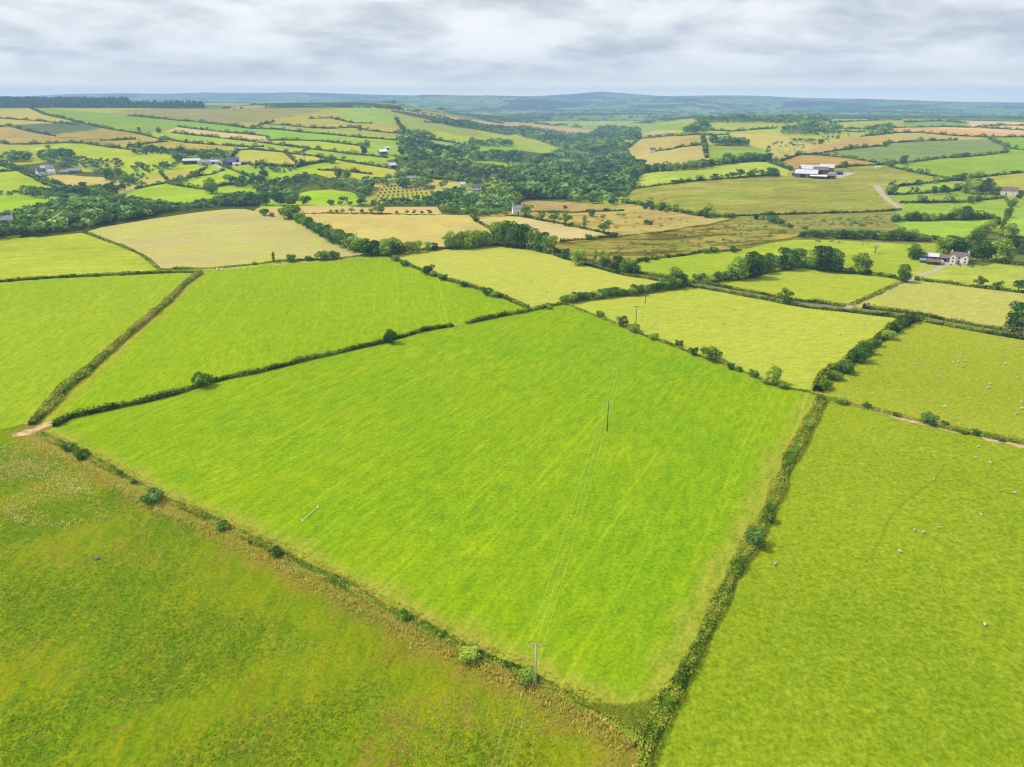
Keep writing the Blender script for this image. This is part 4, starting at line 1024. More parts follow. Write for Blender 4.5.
# clusters: (kind, width, what every label says, group, points u,v,height)
def cl(kind, wide, what, group, s):
    pts = P(s)
    pts.sort()
    word = {'tree': 'leafy tree', 'bush': 'round bush', 'thin': 'slender tree', 'lone': 'small round-crowned tree', 'pale': 'pale withered tree'}[kind]
    for i, p in enumerate(pts):
        lab = f'{word} {what}' if len(pts) == 1 else f'{word}, {ordinal(i)} from left {what}'
        plant(kind, p[0], p[1], p[2], lab, group, wide)
GH, GT, GR = 'bushes growing in the hedges', 'trees standing among the near fields', 'trees on the far slopes'
cl('bush', 1.0, 'alone on the diagonal clipped hedge of the upper green field', GH, '204.5,386,15')
cl('bush', .9, 'midway along the far hedge of the largest field', GH, '390,343,13')
cl('bush', 1.3, 'on the ragged brown hedge bank of the rough pasture', GH, '70,451,8 84,459,9 155,502,13 224,530,9 278,556,9 406,619,9 468,659,14 525,681,14 120,474,4 134,484,4 252,543,5 345,587,5 440,636,7')
cl('bush', 1.0, 'on the thick bramble hedge of the largest field', GH, '753.5,546,18 771,522,9')
cl('bush', 1.0, 'on the thin hedge below the yellow field', GH, '600,316.5,7 622.7,326,10 635,332,9.5 654,339.5,8 678.7,346.5,6.5 694,355,8 711,360,16 730,369,6.5 737.6,371,6 754,377,8 766,383.5,6 783,388,8 549.5,309,5')
cl('tree', .9, 'at the near corner of the yellow field hedge', GT, '773,383.5,20')
cl('bush', 1.25, 'in the bushy hedge between the yellow field and sheep pasture', GH, '822,388,10 834,379,10 845,373,11 857,361,13 864,353,11 876,346,7 887,339,10 895,332,8 902,326,9 911,322,8 919,319,7')
cl('bush', 1.2, 'on the patchy bank between the sheep pastures', GH, '840,403,9 866,408,6 884,412,5 896,416,5 927,424,11 944,427,6 962,433,6 975,435,6 1000,441,5')
cl('tree', 1.05, 'spreading over the lane at the edge of the sheep pasture', GT, '1016,331,29')
cl('lone', 1.0, 'in the hedge right of the stony track', GT, '979,287.5,12 996,290,10 1018,292,12 1030,293,11')
cl('tree', .95, 'where the stony track meets the hedge', GT, '903.6,282,18')
cl('lone', 1.0, 'leaning over the upper lane hedge', GT, '784,302,15')
cl('bush', 1.0, 'below the leaning tree on the lane hedge', GH, '786,304,8')
cl('tree', 1.0, 'in the row beside the lawn-like field', GT, '769,269,16 776,270,14 785,269.5,22 797,267,19 814,269,22 824,271,26 834,271.5,23 860,273.5,22')
cl('bush', 1.2, 'under the row of trees beside the lawn-like field', GH, '806,268,7 844,273,6 850,273.5,6 868,274.5,5 880,276,4 892,278,4')
cl('pale', 1.1, 'standing in the lawn-like field', GT, '875,253,10')
cl('tree', 1.05, 'beside the outbuildings of the white house', GT, '914,259,16')
cl('tree', 1.1, 'in the clump behind the white house', GT, '943,254,17 953,252.5,17 963,252,16 976,260,21 986,260,19 1000,262,24 1012,253,15 1022,254,14')
cl('tree', .95, 'in the hedge climbing away behind the white house', GT, '976,241,15 981,239,15 987,233,12 992,229,10 997,225.5,9 1009,238,16 1007,217.5,10 1013,206,9 1019,199,9')
cl('tree', .95, 'in the clump by the lane bend', GT, '675,286.5,20 682,287.5,15 668,283,9')
cl('bush', 1.2, 'beside the small green field', GH, '700,282.5,9 711,282,8 719,281,9 727,280,10 705,253,6 714,252.5,6 733,252,6 646,262,5 655,259.5,5 668,257.5,4')
cl('tree', 1.05, 'between the small green field and the lawn-like field', GT, '737,279,23 753,277.5,26 764,273,18')
cl('lone', 1.0, 'in the hedge above the narrow tan field', GT, '526,217.5,13 542,220.8,9.5 554,223,13 565,226,14 604,234,14 565,210.5,5')
cl('thin', 1.2, 'in the hedge above the narrow tan field', GT, '584,229,13 595,261.5,11')
cl('bush', 1.0, 'around the narrow tan field', GH, '589,240,6 591.5,216.5,6 603,218,4.5 646,224.5,5.5 650,225,4')
cl('tree', 1.1, 'in the tall clump on the lane above the lemon field', GT, '498,245,23 507,246,25 517,247,24 525,247.5,21 533,248,21 541,251,19 550,253,18')
cl('tree', 1.2, 'beside the lane below the tall clump', GT, '579,265,16 605,266,13 617,270,15 627,272.5,16 636,274,10 565,258.5,10')
cl('tree', 1.05, 'below the golden field', GT, '386,255.5,17 394,254.5,18 401,253.5,12 410,253,12 418,252,12 428,250.7,9 435,250.3,8 451,248.5,18 461,248.5,17 469,248,19 477,247,18 485,246,16')
cl('bush', 1.25, 'in the overgrown hedge down the side of the golden field', GH, '289,218.5,14 299,222.5,8 305,225,9 310,228,9 316,232.5,10 324,236,11 331,241,12 338,243,13 345,247,14 353,249,14 360,251,14 367,255,16 373,255,9')
cl('bush', 1.0, 'at the top corner of the tan stubble field', GH, '264,215.5,7.5 272,216.5,4.5')
cl('lone', 1.0, 'on the sparse line behind the golden field', GT, '314,214.7,2.5 331,213.8,4.5 337,213.7,4.5 343,213.7,5 352,213.7,6.5 362,213.7,5 371,213.9,6 378,214,9 382,214,8 397,214.3,4 407,214.6,5 414,214.7,5 422,214.8,4 430,214.8,5.5')
cl('thin', 1.0, 'on the hedge bank below the tan stubble field', GT, '274,262.3,10')
cl('bush', 1.1, 'on the hedge bank below the tan stubble field', GH, '255,264.5,3.5 291.5,261.8,7.5 308,260.8,5 322,260.2,9 329,259.8,9 336,258.9,7')
cl('bush', 1.15, 'in the row between the two yellow fields', GH, '566,302.8,9 571,302.2,10 577,301,9 583,300,8 589,299.3,8 597,298.3,9 603,297.6,9 611,296.5,10 618,296,8 624,295.7,7 632,295.3,9 638,294.3,10 645,293,8 653,291.5,9 659,290.5,9 667,289.5,11 674,288.5,11')
cl('bush', 1.2, 'along the hedge beside the lemon field', GH, '396,260.5,6 405,266,5 428,274,9 434,276,6 443,280,6 464,286.5,5 488,294.5,8 495,297,7')
cl('bush', 1.2, 'along the far left top hedge', GH, '96,276.7,3.5 122,275.3,3.5 35,279.8,3 10,281.7,3')
# far singles
cl('tree', 1.1, 'big and dark in the bright fields below the far farm', GR, '212,193.5,16')
cl('tree', 1.0, 'in the emerald fields high on the hillside', GR, '159,133,6 139,130.5,3.5')
cl('lone', 1.1, 'in the straw field in front of the hamlet', GR, '84,190,8 100,192.5,9')
cl('tree', 1.1, 'standing right of the hamlet', GR, '109,180,9.5 120,177,9 126,182,10 132,184,8')
cl('tree', 1.1, 'on the long hedge of the hillside', GR, '332,163.5,9 339,177.5,9 347,178,9.5 367,147.5,8 364,154,7 360,130.8,6')
cl('lone', 1.15, 'in the row across the rough pasture hedge', GR, '673,185,5.5 681,183.4,5.5 715,179.6,6 721,179,4.5 727,178.6,5 732,178.3,6 740,177.8,8.5 749,177,6.5 754,176.8,8.5 762,176.3,7 770,175.5,8 775,175,6.5')
cl('tree', 1.1, 'standing on the hedges of the right hill', GR, '844.5,168,7 850,149.5,5 902.5,164.3,9 885,147,5.5 963,181,8 970.5,179.5,7 918.6,185.5,6 934,183.5,5 947,182,6 777,176.5,6 771,177,7')
cl('tree', 1.1, 'in the dark clump by the second house', GR, '965,193,10 973,194,13 982,194,14 990,193,12 996,196,9 968,188,9 978,187,9 988,187,9')
cl('tree', 1.1, 'on the paddock hedges', GR, '893,193,9 888,194,9 890,188,6 924,202.6,6.5 934,194,8 942,193,8 953,203,5 970,203,8 978,202,8 947,193,6 905,204,4')
cl('tree', 1.15, 'in the overgrown hedge below the paddocks', GR, '896,222,8 908,221,9 915,221,9.5 923,221,9 931,221,8 941,220.5,7 949,220.3,8 956,220,14 963,220,14 969,219.6,11 977,219.4,7 985,219.2,7 992,219,6')
cl('bush', 1.4, 'in the scrub belt on the marshy ground', GR, '803,237,6 812,236,7 820,238,7 828,236,6 837,238,8 846,238,8 855,239,8 864,238,8 873,239,8 882,240,8 891,240,9 900,240,9 909,241,8 918,241,7 927,241,6 936,240,5 805,229,4 790,228,4 773,223,6 781,224,5 900,232,6 912,234,6 894,222,5')
cl('tree', 1.15, 'in the tree belt below the golden slope', GR, '642,174,9 648,173,9 655,172,9 662,171.5,8 669,171,9 676,170.5,8 683,170,8 690,169.5,9 697,169,9 704,168,9 711,167,8 718,165.5,8 726,164,11 733,163,8 740,162,9 747,161.5,9 754,161.3,9 760,161.5,8 768,162,9 775,163,7')
cl('tree', 1.15, 'on the hedge between wood and rough pasture', GR, '645,209,6 652,210,6 660,211,5 666,212,5 675,211.5,8 681,213,5 688,214,5 697,216,4 706,217.5,7 711,218,7 725,217.5,6 731,218,5 756,219.5,6 763,219.5,5 770,221.5,7 776,222,7')

# ------------------------------------------------------------------ woods: standing trees that merge into masses
HOUSES = [gp(*p) for p in P('476.5,191.6 463,186.5 517.5,213.5 8,224.5 411.5,180.5 391.5,168 383,154.2 387.5,149.6 41,175.5 50,173 74.5,173.2 65,174 192,163.6 204,164.6 215,164 230,165 238,165.6 1005.5,194.6 796.5,134 652.5,152.6')]
def by_house(x, y):
    for hx_, hy_ in HOUSES:
        L = math.hypot(hx_, hy_)
        a = (x * hx_ + y * hy_) / L - L; b = (x * hy_ - y * hx_) / L
        if -34 < a < 9 and abs(b) < 10: return True
    return False
def in_poly(x, y, poly):
    c = False
    n = len(poly)
    for i in range(n):
        x1, y1 = poly[i]; x2, y2 = poly[(i + 1) % n]
        if (y1 > y) != (y2 > y) and x < (x2 - x1) * (y - y1) / (y2 - y1) + x1: c = not c
    return c

def lump_proto(seed, n, conifer=False):
    rg = np.random.default_rng(seed)
    if conifer:
        h = rg.uniform(0.1, 1, n) ** 0.8; a = rg.uniform(0, 2 * PI, n); r = (1.03 - h) * 0.3 + 0.02
        C = np.stack([np.cos(a) * r, np.sin(a) * r, h], 1)
        Nm = np.stack([np.cos(a), np.sin(a), np.full(n, 0.6)], 1) + rg.normal(scale=0.4, size=(n, 3))
        return leaf_quads(C, Nm, 0.26, rg), np.clip(0.4 + rg.normal(scale=0.15, size=n), 0, 1)
    lobes = [((0, 0, 0.55), (0.4, 0.4, 0.4))]
    for i in range(5):
        a = i * 1.26 + rg.uniform(-.4, .4)
        lobes.append(((0.3 * math.cos(a), 0.3 * math.sin(a), rg.uniform(0.35, 0.75)), (0.25, 0.25, 0.24)))
    return lobed(rg, n, lobes, 0.24, 0.02, 0.07, 0.1, 0.28)
LUMP = [lump_proto(50 + i, 110) for i in range(6)]
LUMPS = [lump_proto(70 + i, 60) for i in range(6)]
CONI = [lump_proto(90 + i, 50, True) for i in range(4)]

def wood(name, label, polys, spacing, hmean, mat='wood', conifer=False, tint=0.0, holes=(), dens=1.0):
    rg = np.random.default_rng(len(label) * 7 + int(polys[0][0][0]) + 5)
    Qs, Ts = [], []
    for poly in polys:
        wp = [gp(*p) for p in poly]
        xs = [p[0] for p in wp]; ys = [p[1] for p in wp]
        hw = [[gp(*p) for p in h] for h in holes]
        sp0 = spacing
        y = min(ys)
        while y < max(ys):
            sp = max(sp0, 0.0055 * y)
            x = min(xs)
            while x < max(xs):
                px, py = x + rg.uniform(-.5, .5) * sp, y + rg.uniform(-.5, .5) * sp
                x += sp
                if rg.uniform() > dens or not in_poly(px, py, wp): continue
                if any(in_poly(px, py, h) for h in hw) or by_house(px, py): continue
                pr = (CONI if conifer else (LUMP if py < 1500 else LUMPS))
                Q, T = pr[rg.integers(len(pr))]
                H = hmean * rg.uniform(0.62, 1.3) * (0.8 + 0.35 * math.sin(px / 37 + 2 * math.sin(py / 53)))
                Wd = H * rg.uniform(0.95, 1.35) * (1 if not conifer else 0.9)
                a = rg.uniform(0, 6.28); ca, sa = math.cos(a), math.sin(a)
                R = Q.copy()
                R[..., 0] = (Q[..., 0] * ca - Q[..., 1] * sa) * Wd + px
                R[..., 1] = (Q[..., 0] * sa + Q[..., 1] * ca) * Wd + py
                R[..., 2] = Q[..., 2] * H + float(hgt(px, py)) - 0.3
                Qs.append(R); Ts.append(np.clip(T + tint + rg.normal(scale=0.21) + 0.14 * math.sin(px / 61 + 2.2 * math.sin(py / 83)), 0, 1))
            y += sp
    if not Qs: return
    me = quads_mesh(name, np.concatenate(Qs), np.concatenate(Ts), M[mat])
    o = put_mesh(name, me)
    tag(o, label, 'woodland', kind='stuff')
    return len(Qs)

W1 = P('-60,240 0,239 38,235 84,229 102,225 128,220.5 152.5,216.5 192,210 229,206 245,207 258,206 260,202 250,200.5 232,201.5 205,204 178,205.5 160,202.5 132,199 110,201 96,204.5 78,200 62,206 52,212 30,212 0,218 -60,226')
H1 = [P('-60,226 10,218 22,219 24,229 10,231 -60,232'), P('52,214 66,211 68,216 54,219')]
nw = []
nw.append(wood('woodland', 'dense leafy tree belt in the dip behind the tan stubble field', [W1], 6.2, 8.5, holes=H1))
valley = P('512,172 530,166 545,160 556,158 562,150 552,146 535,140 522,137 512,132 522,128 545,132.5 575,135.5 590,134.5 600,130 615,127.5 628,128.5 640,132 640,139 627,149 624.5,156 633,161 642,169 644,173 636,180 634,189 625,199 620,207 592,204 557,200.5 524,199 512,203 500,204 500,192 520,192 527,187 512,184 500,183')
vh = [P('525,142 533,141.5 541,144 536,147 526,146.5'), P('510,148.5 523,148.5 527,151.5 520,154.6 510,154.3'), P('541,149.8 551,150.5 557,154.5 548,155.8 543,153.5'), P('530,170 552,171 566,174.5 552,176 534,174'), P('497,186 510,185 526,187.5 520,191.5 504,191.5')]
nw.append(wood('woodland', 'broad broadleaf wood filling the valley between the two hills', [valley], 9.6, 13.0, holes=vh))
hs_holes = [P('411,149.5 428,149.5 450,155 470,158 474,160.5 455,159.6 430,154.5 411,152.5'), P('432,143 440,142 447,147 440,149.3'), P('469,161 490,161 517,164.5 517,166.6 490,166 472,164.5'), P('489,169 500,168 518,169.5 516,174.5 502,175 491,172.5'), P('416,178.4 440,180 466,183.5 462,187 445,188.5 425,184'), P('497,186 510,185 526,187.5 520,191.5 504,191.5')]
nw.append(wood('woodland', 'patchwork of trees round the cottages on the valley side', [P('400,134 408,133 432,142 447,147 458,144 478,144.5 478,154 500,154.5 522,155 520,165 512,178 500,184 498,192 480,194 460,188 440,189.5 425,185 412,178 395,170 392,166 402,158 398,148')], 9.5, 9.5, holes=hs_holes, dens=0.62))
nw.append(wood('woodland', 'thick tree belt behind the golden field and young plantation', [P('432,200 440,192 462,190 482,194 500,192 512,196 520,204 519,214 500,216.5 470,215 452,213.5 442,213 437,206 384,206.2 368,206 376,203.5 400,201.5'), P('366,196 373,188.5 366,187 358,196 358,205 366,205')], 7.0, 9.0))
nw.append(wood('woodland', 'tree belt across the hillside above the bright field', [P('256,198 256,191 276,183 290,181 302,175 318,175.5 330,179 345,180 368,181 392,180 408,176 420,178 424,184 432,191.5 402,189 382,185.8 370,188 362,195 350,191 330,188.6 310,189.8 298,193 294,201 276,197.5'), P('256,166 275,166.5 295,168 300,172 280,173 256,171'), P('258,205 270,206.5 300,205.5 345,206 362,206 360,203.5 330,204.3 295,205 290,203')], 9.5, 9.0, dens=0.75))
nw.append(wood('woodland', 'dark trees around the grey hamlet on the far hillside', [P('36,155 50,149 66,153 84,159 96,161 88,170 78,168 62,167 50,163 42,161'), P('0,157 14,152 28,155 28,162 10,162 0,162'), P('86,164 100,160 116,160 124,164 118,172 104,177 92,174'), P('0,195 20,189 40,190 60,193 62,200 40,199 20,195 6,198'), P('60,192 90,195 102,190 116,186 124,190 104,200 78,199 60,203')], 9.0, 9.5, dens=0.9))
nw.append(wood('woodland', 'trees behind the pale-roofed farm on the far hillside', [P('172,160 186,154 215,154.5 232,157.5 236,163 222,165 205,160 188,158 178,164'), P('130,155 150,150 170,153.5 178,157 160,155'), P('248,164 258,160 268,164 262,170 250,169'), P('250,182 262,175 270,180 268,192 258,196 252,190'), P('176,184 190,178 195,174 197,178 188,183 178,186'), P('132,168 142,164 150,170 148,182 138,186 132,180')], 9.0, 8.5, dens=0.85))
nw.append(wood('woodland', 'dark wooded bank at the end of the hillside', [P('430,121 456,122.5 480,125 505,128.5 518,132.5 508,134.5 480,129.5 455,126 432,122.5'), P('400,138 412,134 430,135 436,140 424,144 405,146')], 13, 11))
nw.append(wood('woodland', 'scattered copses on the left flank of the wooded valley', [P('470,141 510,142 512,148 480,147'), P('478,156 522,155 520,160 500,160'), P('470,168 488,169 490,176 470,178'), P('520,176 540,174 534,168 520,168'), P('140,171 160,167 176,169 150,173'), P('228,184 252,181 250,187 235,190'), P('100,181 140,180 146,186 118,188')], 9, 9, dens=0.8))
nw.append(wood('woodland', 'dark spinney between the two green hill fields', [P('713,145 718,141.5 732,140 748,142.5 753,146.5 735,146.3 716,146')], 10, 12))
nw.append(wood('woodland', 'spinney beside the pinkish field on the hill', [P('682,133 688,127.5 704,127 712,129.5 706,133 692,134.5')], 12, 13))
nw.append(wood('woodland', 'dark copse round the pale house on the right hill top', [P('780,134.5 790,129 815,128 842,130.5 843,134 820,135.5 796,135.5')], 13, 13))
nw.append(wood('woodland', 'long dark wood on the skyline of the right hill', [P('696,121.5 720,119.5 760,118.7 800,118.5 830,119 831,122.5 790,124 740,123.2 700,123.5')], 16, 13, dens=0.8))
nw.append(wood('woodland', 'copse above the orange-brown hill field', [P('866,132 872,127.5 884,126 892,129.5 890,134 874,134.5')], 12, 12))
nw.append(wood('woodland', 'bushes on the open ground of the right hill top', [P('768,158 772,148 785,147 800,150 815,146.5 840,139 858,136 850,134.5 820,138 800,141 776,143 765,150')], 15, 7.5, dens=0.5))
# plantation of conifers on the skyline
def skywood(name, label, u0, u1, d0, d1, hm, sp, conifer=False, dens=1.0, tint=0.0):
    rg = np.random.default_rng(int(u0) + int(d0))
    Qs, Ts = [], []
    dd = d0
    while dd < d1:
        k0, k1 = (u0 - 512) / 765, (u1 - 512) / 765
        n = int(abs(k1 - k0) * dd / sp)
        for i in range(n):
            if rg.uniform() > dens: continue
            kx = k0 + (k1 - k0) * (i + rg.uniform()) / n
            px, py = kx * dd, dd + rg.uniform(-.5, .5) * sp
            pr = CONI if conifer else LUMPS
            Q, T = pr[rg.integers(len(pr))]
            H = hm * rg.uniform(0.7, 1.25); Wd = H * rg.uniform(0.9, 1.3)
            R = Q.copy()
            R[..., 0] = Q[..., 0] * Wd + px; R[..., 1] = Q[..., 1] * Wd + py; R[..., 2] = Q[..., 2] * H + float(hgt(px, py)) - 0.3
            Qs.append(R); Ts.append(np.clip(T + tint + rg.normal(scale=0.1), 0, 1))
        dd += sp
    o = put_mesh(name, quads_mesh(name, np.concatenate(Qs), np.concatenate(Ts), M['conifer' if conifer else 'wood']))
    tag(o, label, 'woodland', kind='stuff')
    return len(Qs)
nw.append(skywood('conifer_plantation', 'dark conifer plantation along the skyline of the left hill', -90, 128, 2560, 2980, 18, 12, True))
nw.append(skywood('conifer_plantation', 'thinning end of the plantation on the left skyline', 112, 202, 2440, 2720, 15, 16, True, 0.75))
nw.append(skywood('woodland', 'small dark wood where the climbing lane meets the skyline', 374, 400, 2330, 2420, 14, 13))
nw.append(skywood('woodland', 'line of trees on the left hill skyline', 205, 372, 2225, 2290, 7, 14, False, 0.14))
nw.append(skywood('woodland', 'scattered trees on the skyline by the brown field', 400, 470, 2380, 2440, 8, 14, False, 0.4))
nw.append(skywood('woodland', 'woods scattered over the right hand plain', 640, 1030, 2900, 4200, 9, 26, False, 0.10))
rg = np.random.default_rng(79)
Qs, Ts = [], []
for poly_, cnt in ((P('580,258 640,240 700,228 735,222 790,232 760,242 700,249 640,257 600,264'), 150), (P('740,222 800,219 880,217 890,226 830,227 790,229 760,224'), 130), (P('800,241 850,242 930,244 900,246 840,244'), 14), (P('770,142 800,141 836,141 810,151 780,155'), 90), (P('570,214 640,213 700,219 640,231 600,229'), 40)):
    wp = [gp(*p) for p in poly_]; k = 0
    xs = [p[0] for p in wp]; ys = [p[1] for p in wp]
    while k < cnt:
        px, py = rg.uniform(min(xs), max(xs)), rg.uniform(min(ys), max(ys))
        if not in_poly(px, py, wp): continue
        k += 1
        Q, T = LUMPS[rg.integers(6)]
        H = rg.uniform(0.6, 1.0) * rg.uniform(0.9, 2.6); Wd = H * rg.uniform(1.3, 2.4)
        R = Q.copy(); R[..., 0] = Q[..., 0] * Wd + px; R[..., 1] = Q[..., 1] * Wd + py; R[..., 2] = Q[..., 2] * H + float(hgt(px, py)) - 0.1
        Qs.append(R); Ts.append(np.clip(T + rg.normal(scale=0.2) + 0.1, 0, 1))
tag(put_mesh('scrub_undergrowth', quads_mesh('scrub_undergrowth', np.concatenate(Qs), np.concatenate(Ts), M['wood'])), 'low scrub scattered over the brown moor and marshy ground', 'scrub', kind='stuff')
rg = np.random.default_rng(78)
Qs, Ts = [], []
for sty, lab, w in WL:                       # small trees on the far hedges
    if not lab or math.hypot(*w[len(w) // 2]) < 760: continue
    for p in resample(w, 0, 6.0):
        if rg.uniform() > 0.3 or by_house(*p): continue
        Q, T = LUMPS[rg.integers(6)]
        H = rg.uniform(3.0, 8.5); Wd = H * rg.uniform(1.0, 1.5)
        R = Q.copy(); ca = rg.uniform(0, 6.28)
        R[..., 0] = (Q[..., 0] * math.cos(ca) - Q[..., 1] * math.sin(ca)) * Wd + p[0] + rg.normal() * 1.2
        R[..., 1] = (Q[..., 0] * math.sin(ca) + Q[..., 1] * math.cos(ca)) * Wd + p[1] + rg.normal() * 1.2
        R[..., 2] = Q[..., 2] * H + float(hgt(*p)) - 0.3
        Qs.append(R); Ts.append(np.clip(T + rg.normal(scale=0.15), 0, 1))
tag(put_mesh('hedgerow_vegetation', quads_mesh('hedgerow_vegetation', np.concatenate(Qs), np.concatenate(Ts), M['wood'])), 'small trees grown up all along the far hedges', 'woodland', kind='stuff')
nw.append(len(Qs))
rg = np.random.default_rng(77)
Qs, Ts = [], []
for _ in range(15000):
    py = 3000 * (3.1 ** rg.uniform()); kx = rg.uniform(-0.72, 0.72); px = kx * py
    m = math.sin(px / 310 + 2 * math.sin(py / 520)) + math.sin(py / 240 + 1.5 * math.sin(px / 450))
    if m < 0.55 + 0.9 * rg.uniform() and rg.uniform() > 0.10: continue
    if 512 + 765 * kx < 380 and py < 3500: continue
    Q, T = LUMPS[rg.integers(6)]
    H = rg.uniform(8, 15); Wd = H * rg.uniform(1.6, 3.2)
    R = Q.copy(); R[..., 0] = Q[..., 0] * Wd + px; R[..., 1] = Q[..., 1] * Wd + py; R[..., 2] = Q[..., 2] * H + float(hgt(px, py)) - 0.5
    Qs.append(R); Ts.append(np.clip(T + rg.normal(scale=0.12) - 0.1, 0, 1))
tag(put_mesh('woodland', quads_mesh('woodland', np.concatenate(Qs), np.concatenate(Ts), M['wood'])), 'far woods and hedgerow trees across the hazy plain', 'woodland', kind='stuff')
nw.append(len(Qs))
print('trees in woods', nw, 'single trees', CNT[0])

# ------------------------------------------------------------------ rough grass
def tufts(label, pts, hmin, hmax, tmean, tsd, seed, blades=5):
    rg = np.random.default_rng(seed)
    n = len(pts)
    pts = np.repeat(np.array(pts), blades, 0)
    m = len(pts)
    tt = np.repeat(np.clip(rg.normal(tmean, tsd, n), 0, 1), blades)
    p = pts + rg.normal(scale=0.16, size=(m, 2))
    z = hgt(p[:, 0], p[:, 1])
    h = rg.uniform(hmin, hmax, m)
    a = rg.uniform(0, 2 * PI, m); b = rg.uniform(0, 2 * PI, m)
    w = rg.uniform(0.05, 0.13, m)
    lean = rg.uniform(0.2, 0.8, m) * h
    dx, dy = np.cos(a) * w, np.sin(a) * w
    tx, ty = p[:, 0] + np.cos(b) * lean, p[:, 1] + np.sin(b) * lean
    Q = np.stack([np.stack([p[:, 0] - dx, p[:, 1] - dy, z - .03], 1), np.stack([p[:, 0] + dx, p[:, 1] + dy, z - .03], 1),
                  np.stack([tx + dx * .4, ty + dy * .4, z + h], 1), np.stack([tx - dx * .4, ty - dy * .4, z + h], 1)], 1)
    o = put_mesh('rough_grass', quads_mesh('rough_grass', Q, np.clip(tt + rg.normal(scale=.07, size=m), 0, 1), M['tuft']))
    tag(o, label, 'grass', kind='stuff')
L3 = [x for x in WL if x[1].startswith('ragged brown')][0][2]
r3 = resample(L3, 0, 0.5)
pts = []
for i in range(6500):
    k = rnd.randrange(1, len(r3) - 1)
    a, b = r3[k - 1], r3[k + 1]
    t = Vector((b[0] - a[0], b[1] - a[1])).normalized()
    s = Vector((-t.y, t.x))
    if s.y > 0: s = -s                   # towards the camera
    o = abs(rnd.gauss(0, 1.5)) + 0.6
    if rnd.random() < 0.13: o = -rnd.uniform(1, 3)
    pts.append((r3[k][0] + s.x * o, r3[k][1] + s.y * o))
tufts('long straw-coloured dead grass along the ragged brown hedge bank', pts, 0.25, 0.6, 0.62, 0.16, 5)
poly = [gp(*p) for p in P('0,446 40,440 70,456 150,507 280,565 450,655 560,700 636,750 632,767 0,767')]
pts = []
xs = [p[0] for p in poly]; ys = [p[1] for p in poly]
def clump(x, y): return math.sin(x / 6.1 + 2 * math.sin(y / 9.3)) + math.sin(y / 5.2 + 1.6 * math.sin(x / 11.7)) + 0.8 * math.sin((x + y) / 17)
while len(pts) < 16000:
    x, y = rnd.uniform(min(xs), max(xs)), rnd.uniform(min(ys), max(ys))
    if clump(x, y) < -0.8 + 2.2 * rnd.random(): continue
    if in_poly(x, y, poly): pts.append((x, y))
tufts('scattered grass tussocks over the rough pasture', pts, 0.10, 0.28, 0.14, 0.2, 6, 4)
pts = []
for u0, v0, sdv, cnt in ((430, 742, 3.2, 420), (472, 716, 2.6, 240), (395, 715, 2.4, 160), (520, 738, 3.0, 260), (246, 624, 2.0, 130), (300, 655, 2.4, 140), (560, 722, 2.6, 180)):
    x0, y0 = gp(u0, v0)
    pts += [(x0 + rnd.gauss(0, sdv * 1.5), y0 + rnd.gauss(0, sdv)) for _ in range(cnt * 2 // 3)]
tufts('reddish-brown weedy grass patches near the foot of the rough pasture', pts, 0.12, 0.26, 0.76, 0.12, 10, 3)
ppoly = [gp(*p) for p in P('0,446 40,444 78,462 112,520 60,530 0,520')]
pts = []
while len(pts) < 1500:
    k = rnd.random(); i = rnd.randrange(6); q0, q1 = ppoly[i], ppoly[(i + 2) % 6]
    x, y = q0[0] + (q1[0] - q0[0]) * k + rnd.gauss(0, 5), q0[1] + (q1[1] - q0[1]) * k + rnd.gauss(0, 5)
    if clump(x * 1.3, y * 1.7) < -1.6 + 3.4 * rnd.random(): continue
    if in_poly(x, y, ppoly): pts.append((x, y))
tufts('pale dead grass stalks at the top of the rough pasture', pts, 0.2, 0.42, 0.8, 0.2, 9, 4)
cpoly = [gp(*p) for p in P('572,702 596,705 623,707 650,702 668,688 660,712 646,742 625,728 596,712')]
pts = []
xs = [p[0] for p in cpoly]; ys = [p[1] for p in cpoly]
while len(pts) < 2600:
    x, y = rnd.uniform(min(xs), max(xs)), rnd.uniform(min(ys), max(ys))
    if in_poly(x, y, cpoly): pts.append((x, y))
tufts('rank grass and brambles in the corner of the largest field', pts, 0.3, 0.7, 0.36, 0.26, 8, 5)

# ------------------------------------------------------------------ power line
def box(cx, cy, cz, sx, sy, sz):
    v = [(cx + a * sx / 2, cy + b * sy / 2, cz + c * sz / 2) for a in (-1, 1) for b in (-1, 1) for c in (-1, 1)]
    return v, [(0, 1, 3, 2), (4, 6, 7, 5), (0, 4, 5, 1), (2, 3, 7, 6), (0, 2, 6, 4), (1, 5, 7, 3)]

